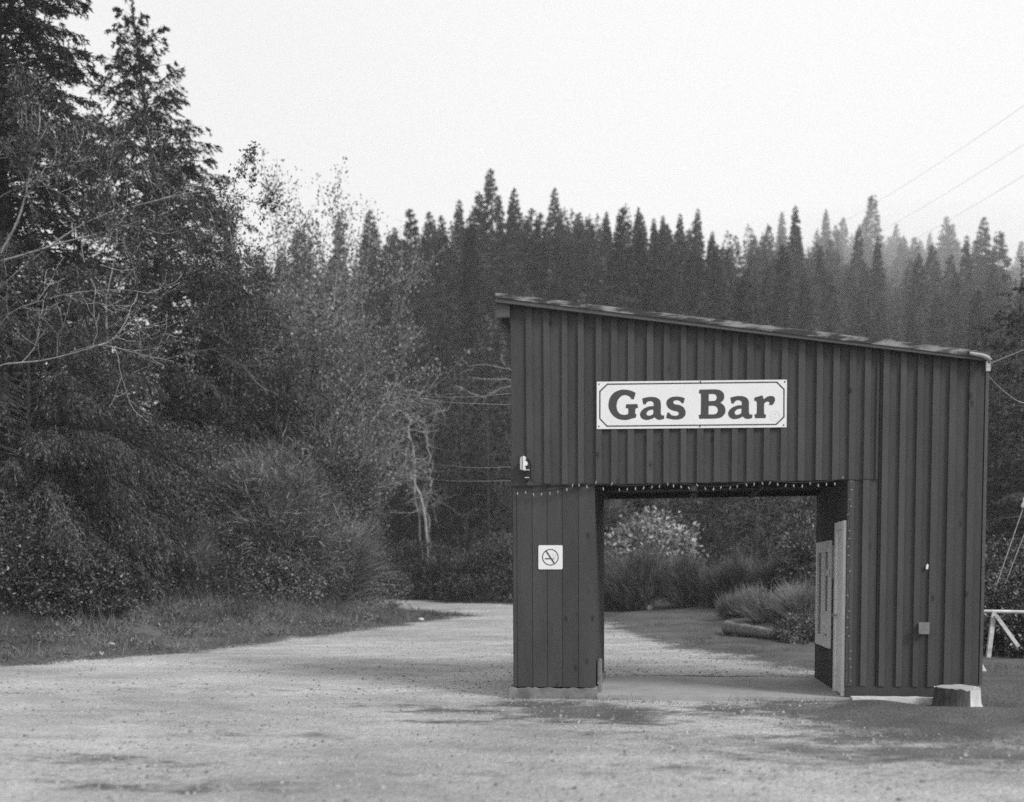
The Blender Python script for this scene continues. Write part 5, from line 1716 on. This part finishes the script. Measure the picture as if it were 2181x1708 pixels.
for (px, py, Y, s_, lb) in ((233, 1356, 6.6, 0.055, 'white stone lying alone low on the grassy bank at the left'), (490, 1298, 14.5, 0.07, 'round white stone at the foot of the thicket'), (528, 1296, 15.3, 0.06, 'flat pale stone just right of the round white stone'), (896, 1339, 17.5, 0.07, 'pale stone at the tip of the grass strip beside the gravel')):
    x = wx(px, Y)
    d = nrm(rng_.normal(size=(60, 3)))
    bmh = __import__('bmesh').new()
    for q in d * np.array([1.3, 1, 0.8]) * s_ * rng_.uniform(0.85, 1.1, (60, 1)):
        bmh.verts.new(q)
    __import__('bmesh').ops.convex_hull(bmh, input=bmh.verts)
    me = bpy.data.meshes.new('stone'); bmh.to_mesh(me); bmh.free()
    me.materials.append(M['stone'])
    o = bpy.data.objects.new('stone', me); scn.collection.objects.link(o)
    o.location = (x, Y, h1(x, Y) + s_ * 0.45)
    tag(o, lb, 'stone')

# ------------------------------------------------------------------ haze
hz = MB()
hz.box((-430, -80, -2.5), (430, 570, 240))
hm = bpy.data.materials.new('haze')
hm.use_nodes = True
N = hm.node_tree.nodes
for n in list(N):
    if n.type != 'OUTPUT_MATERIAL':
        N.remove(n)
pv = N.new('ShaderNodeVolumePrincipled')
pv.inputs['Color'].default_value = g3(0.95)
pv.inputs['Density'].default_value = HAZE
pv.inputs['Anisotropy'].default_value = 0.0
hm.node_tree.links.new(pv.outputs[0], N['Material Output'].inputs['Volume'])
kind(hz.build('haze', hm), 'stuff')

# low bank of mist caught in the trees of the far ridge on the right
aa = np.linspace(-math.pi / 2, math.pi / 2, 25)
ms_ = MB()
V = np.array([[(math.cos(t) * math.cos(q), math.cos(t) * math.sin(q), math.sin(t)) for q in np.arange(48) * math.pi / 24] for t in aa])
V = V * lumps(99, 18, 0.16)(V.reshape(-1, 3)).reshape(25, 48, 1) * np.array([115, 70, 24])
ix = np.arange(25 * 48).reshape(25, 48)
nx_ = np.roll(ix, -1, axis=1)
ms_.add(V.reshape(-1, 3), np.stack([ix[:-1], nx_[:-1], nx_[1:], ix[1:]], -1).reshape(-1, 4))
mm_ = bpy.data.materials.new('mist')
mm_.use_nodes = True
N = mm_.node_tree.nodes
for n in list(N):
    if n.type != 'OUTPUT_MATERIAL':
        N.remove(n)
pv = N.new('ShaderNodeVolumePrincipled')
pv.inputs['Color'].default_value = g3(1.0)
pv.inputs['Density'].default_value = 0.0035
mm_.node_tree.links.new(pv.outputs[0], N['Material Output'].inputs['Volume'])
mo = kind(ms_.build('mist', mm_), 'stuff')
mo.location = tuple(at(2130, 640, 300))
mo.rotation_euler = (0, math.radians(7), math.radians(-15))
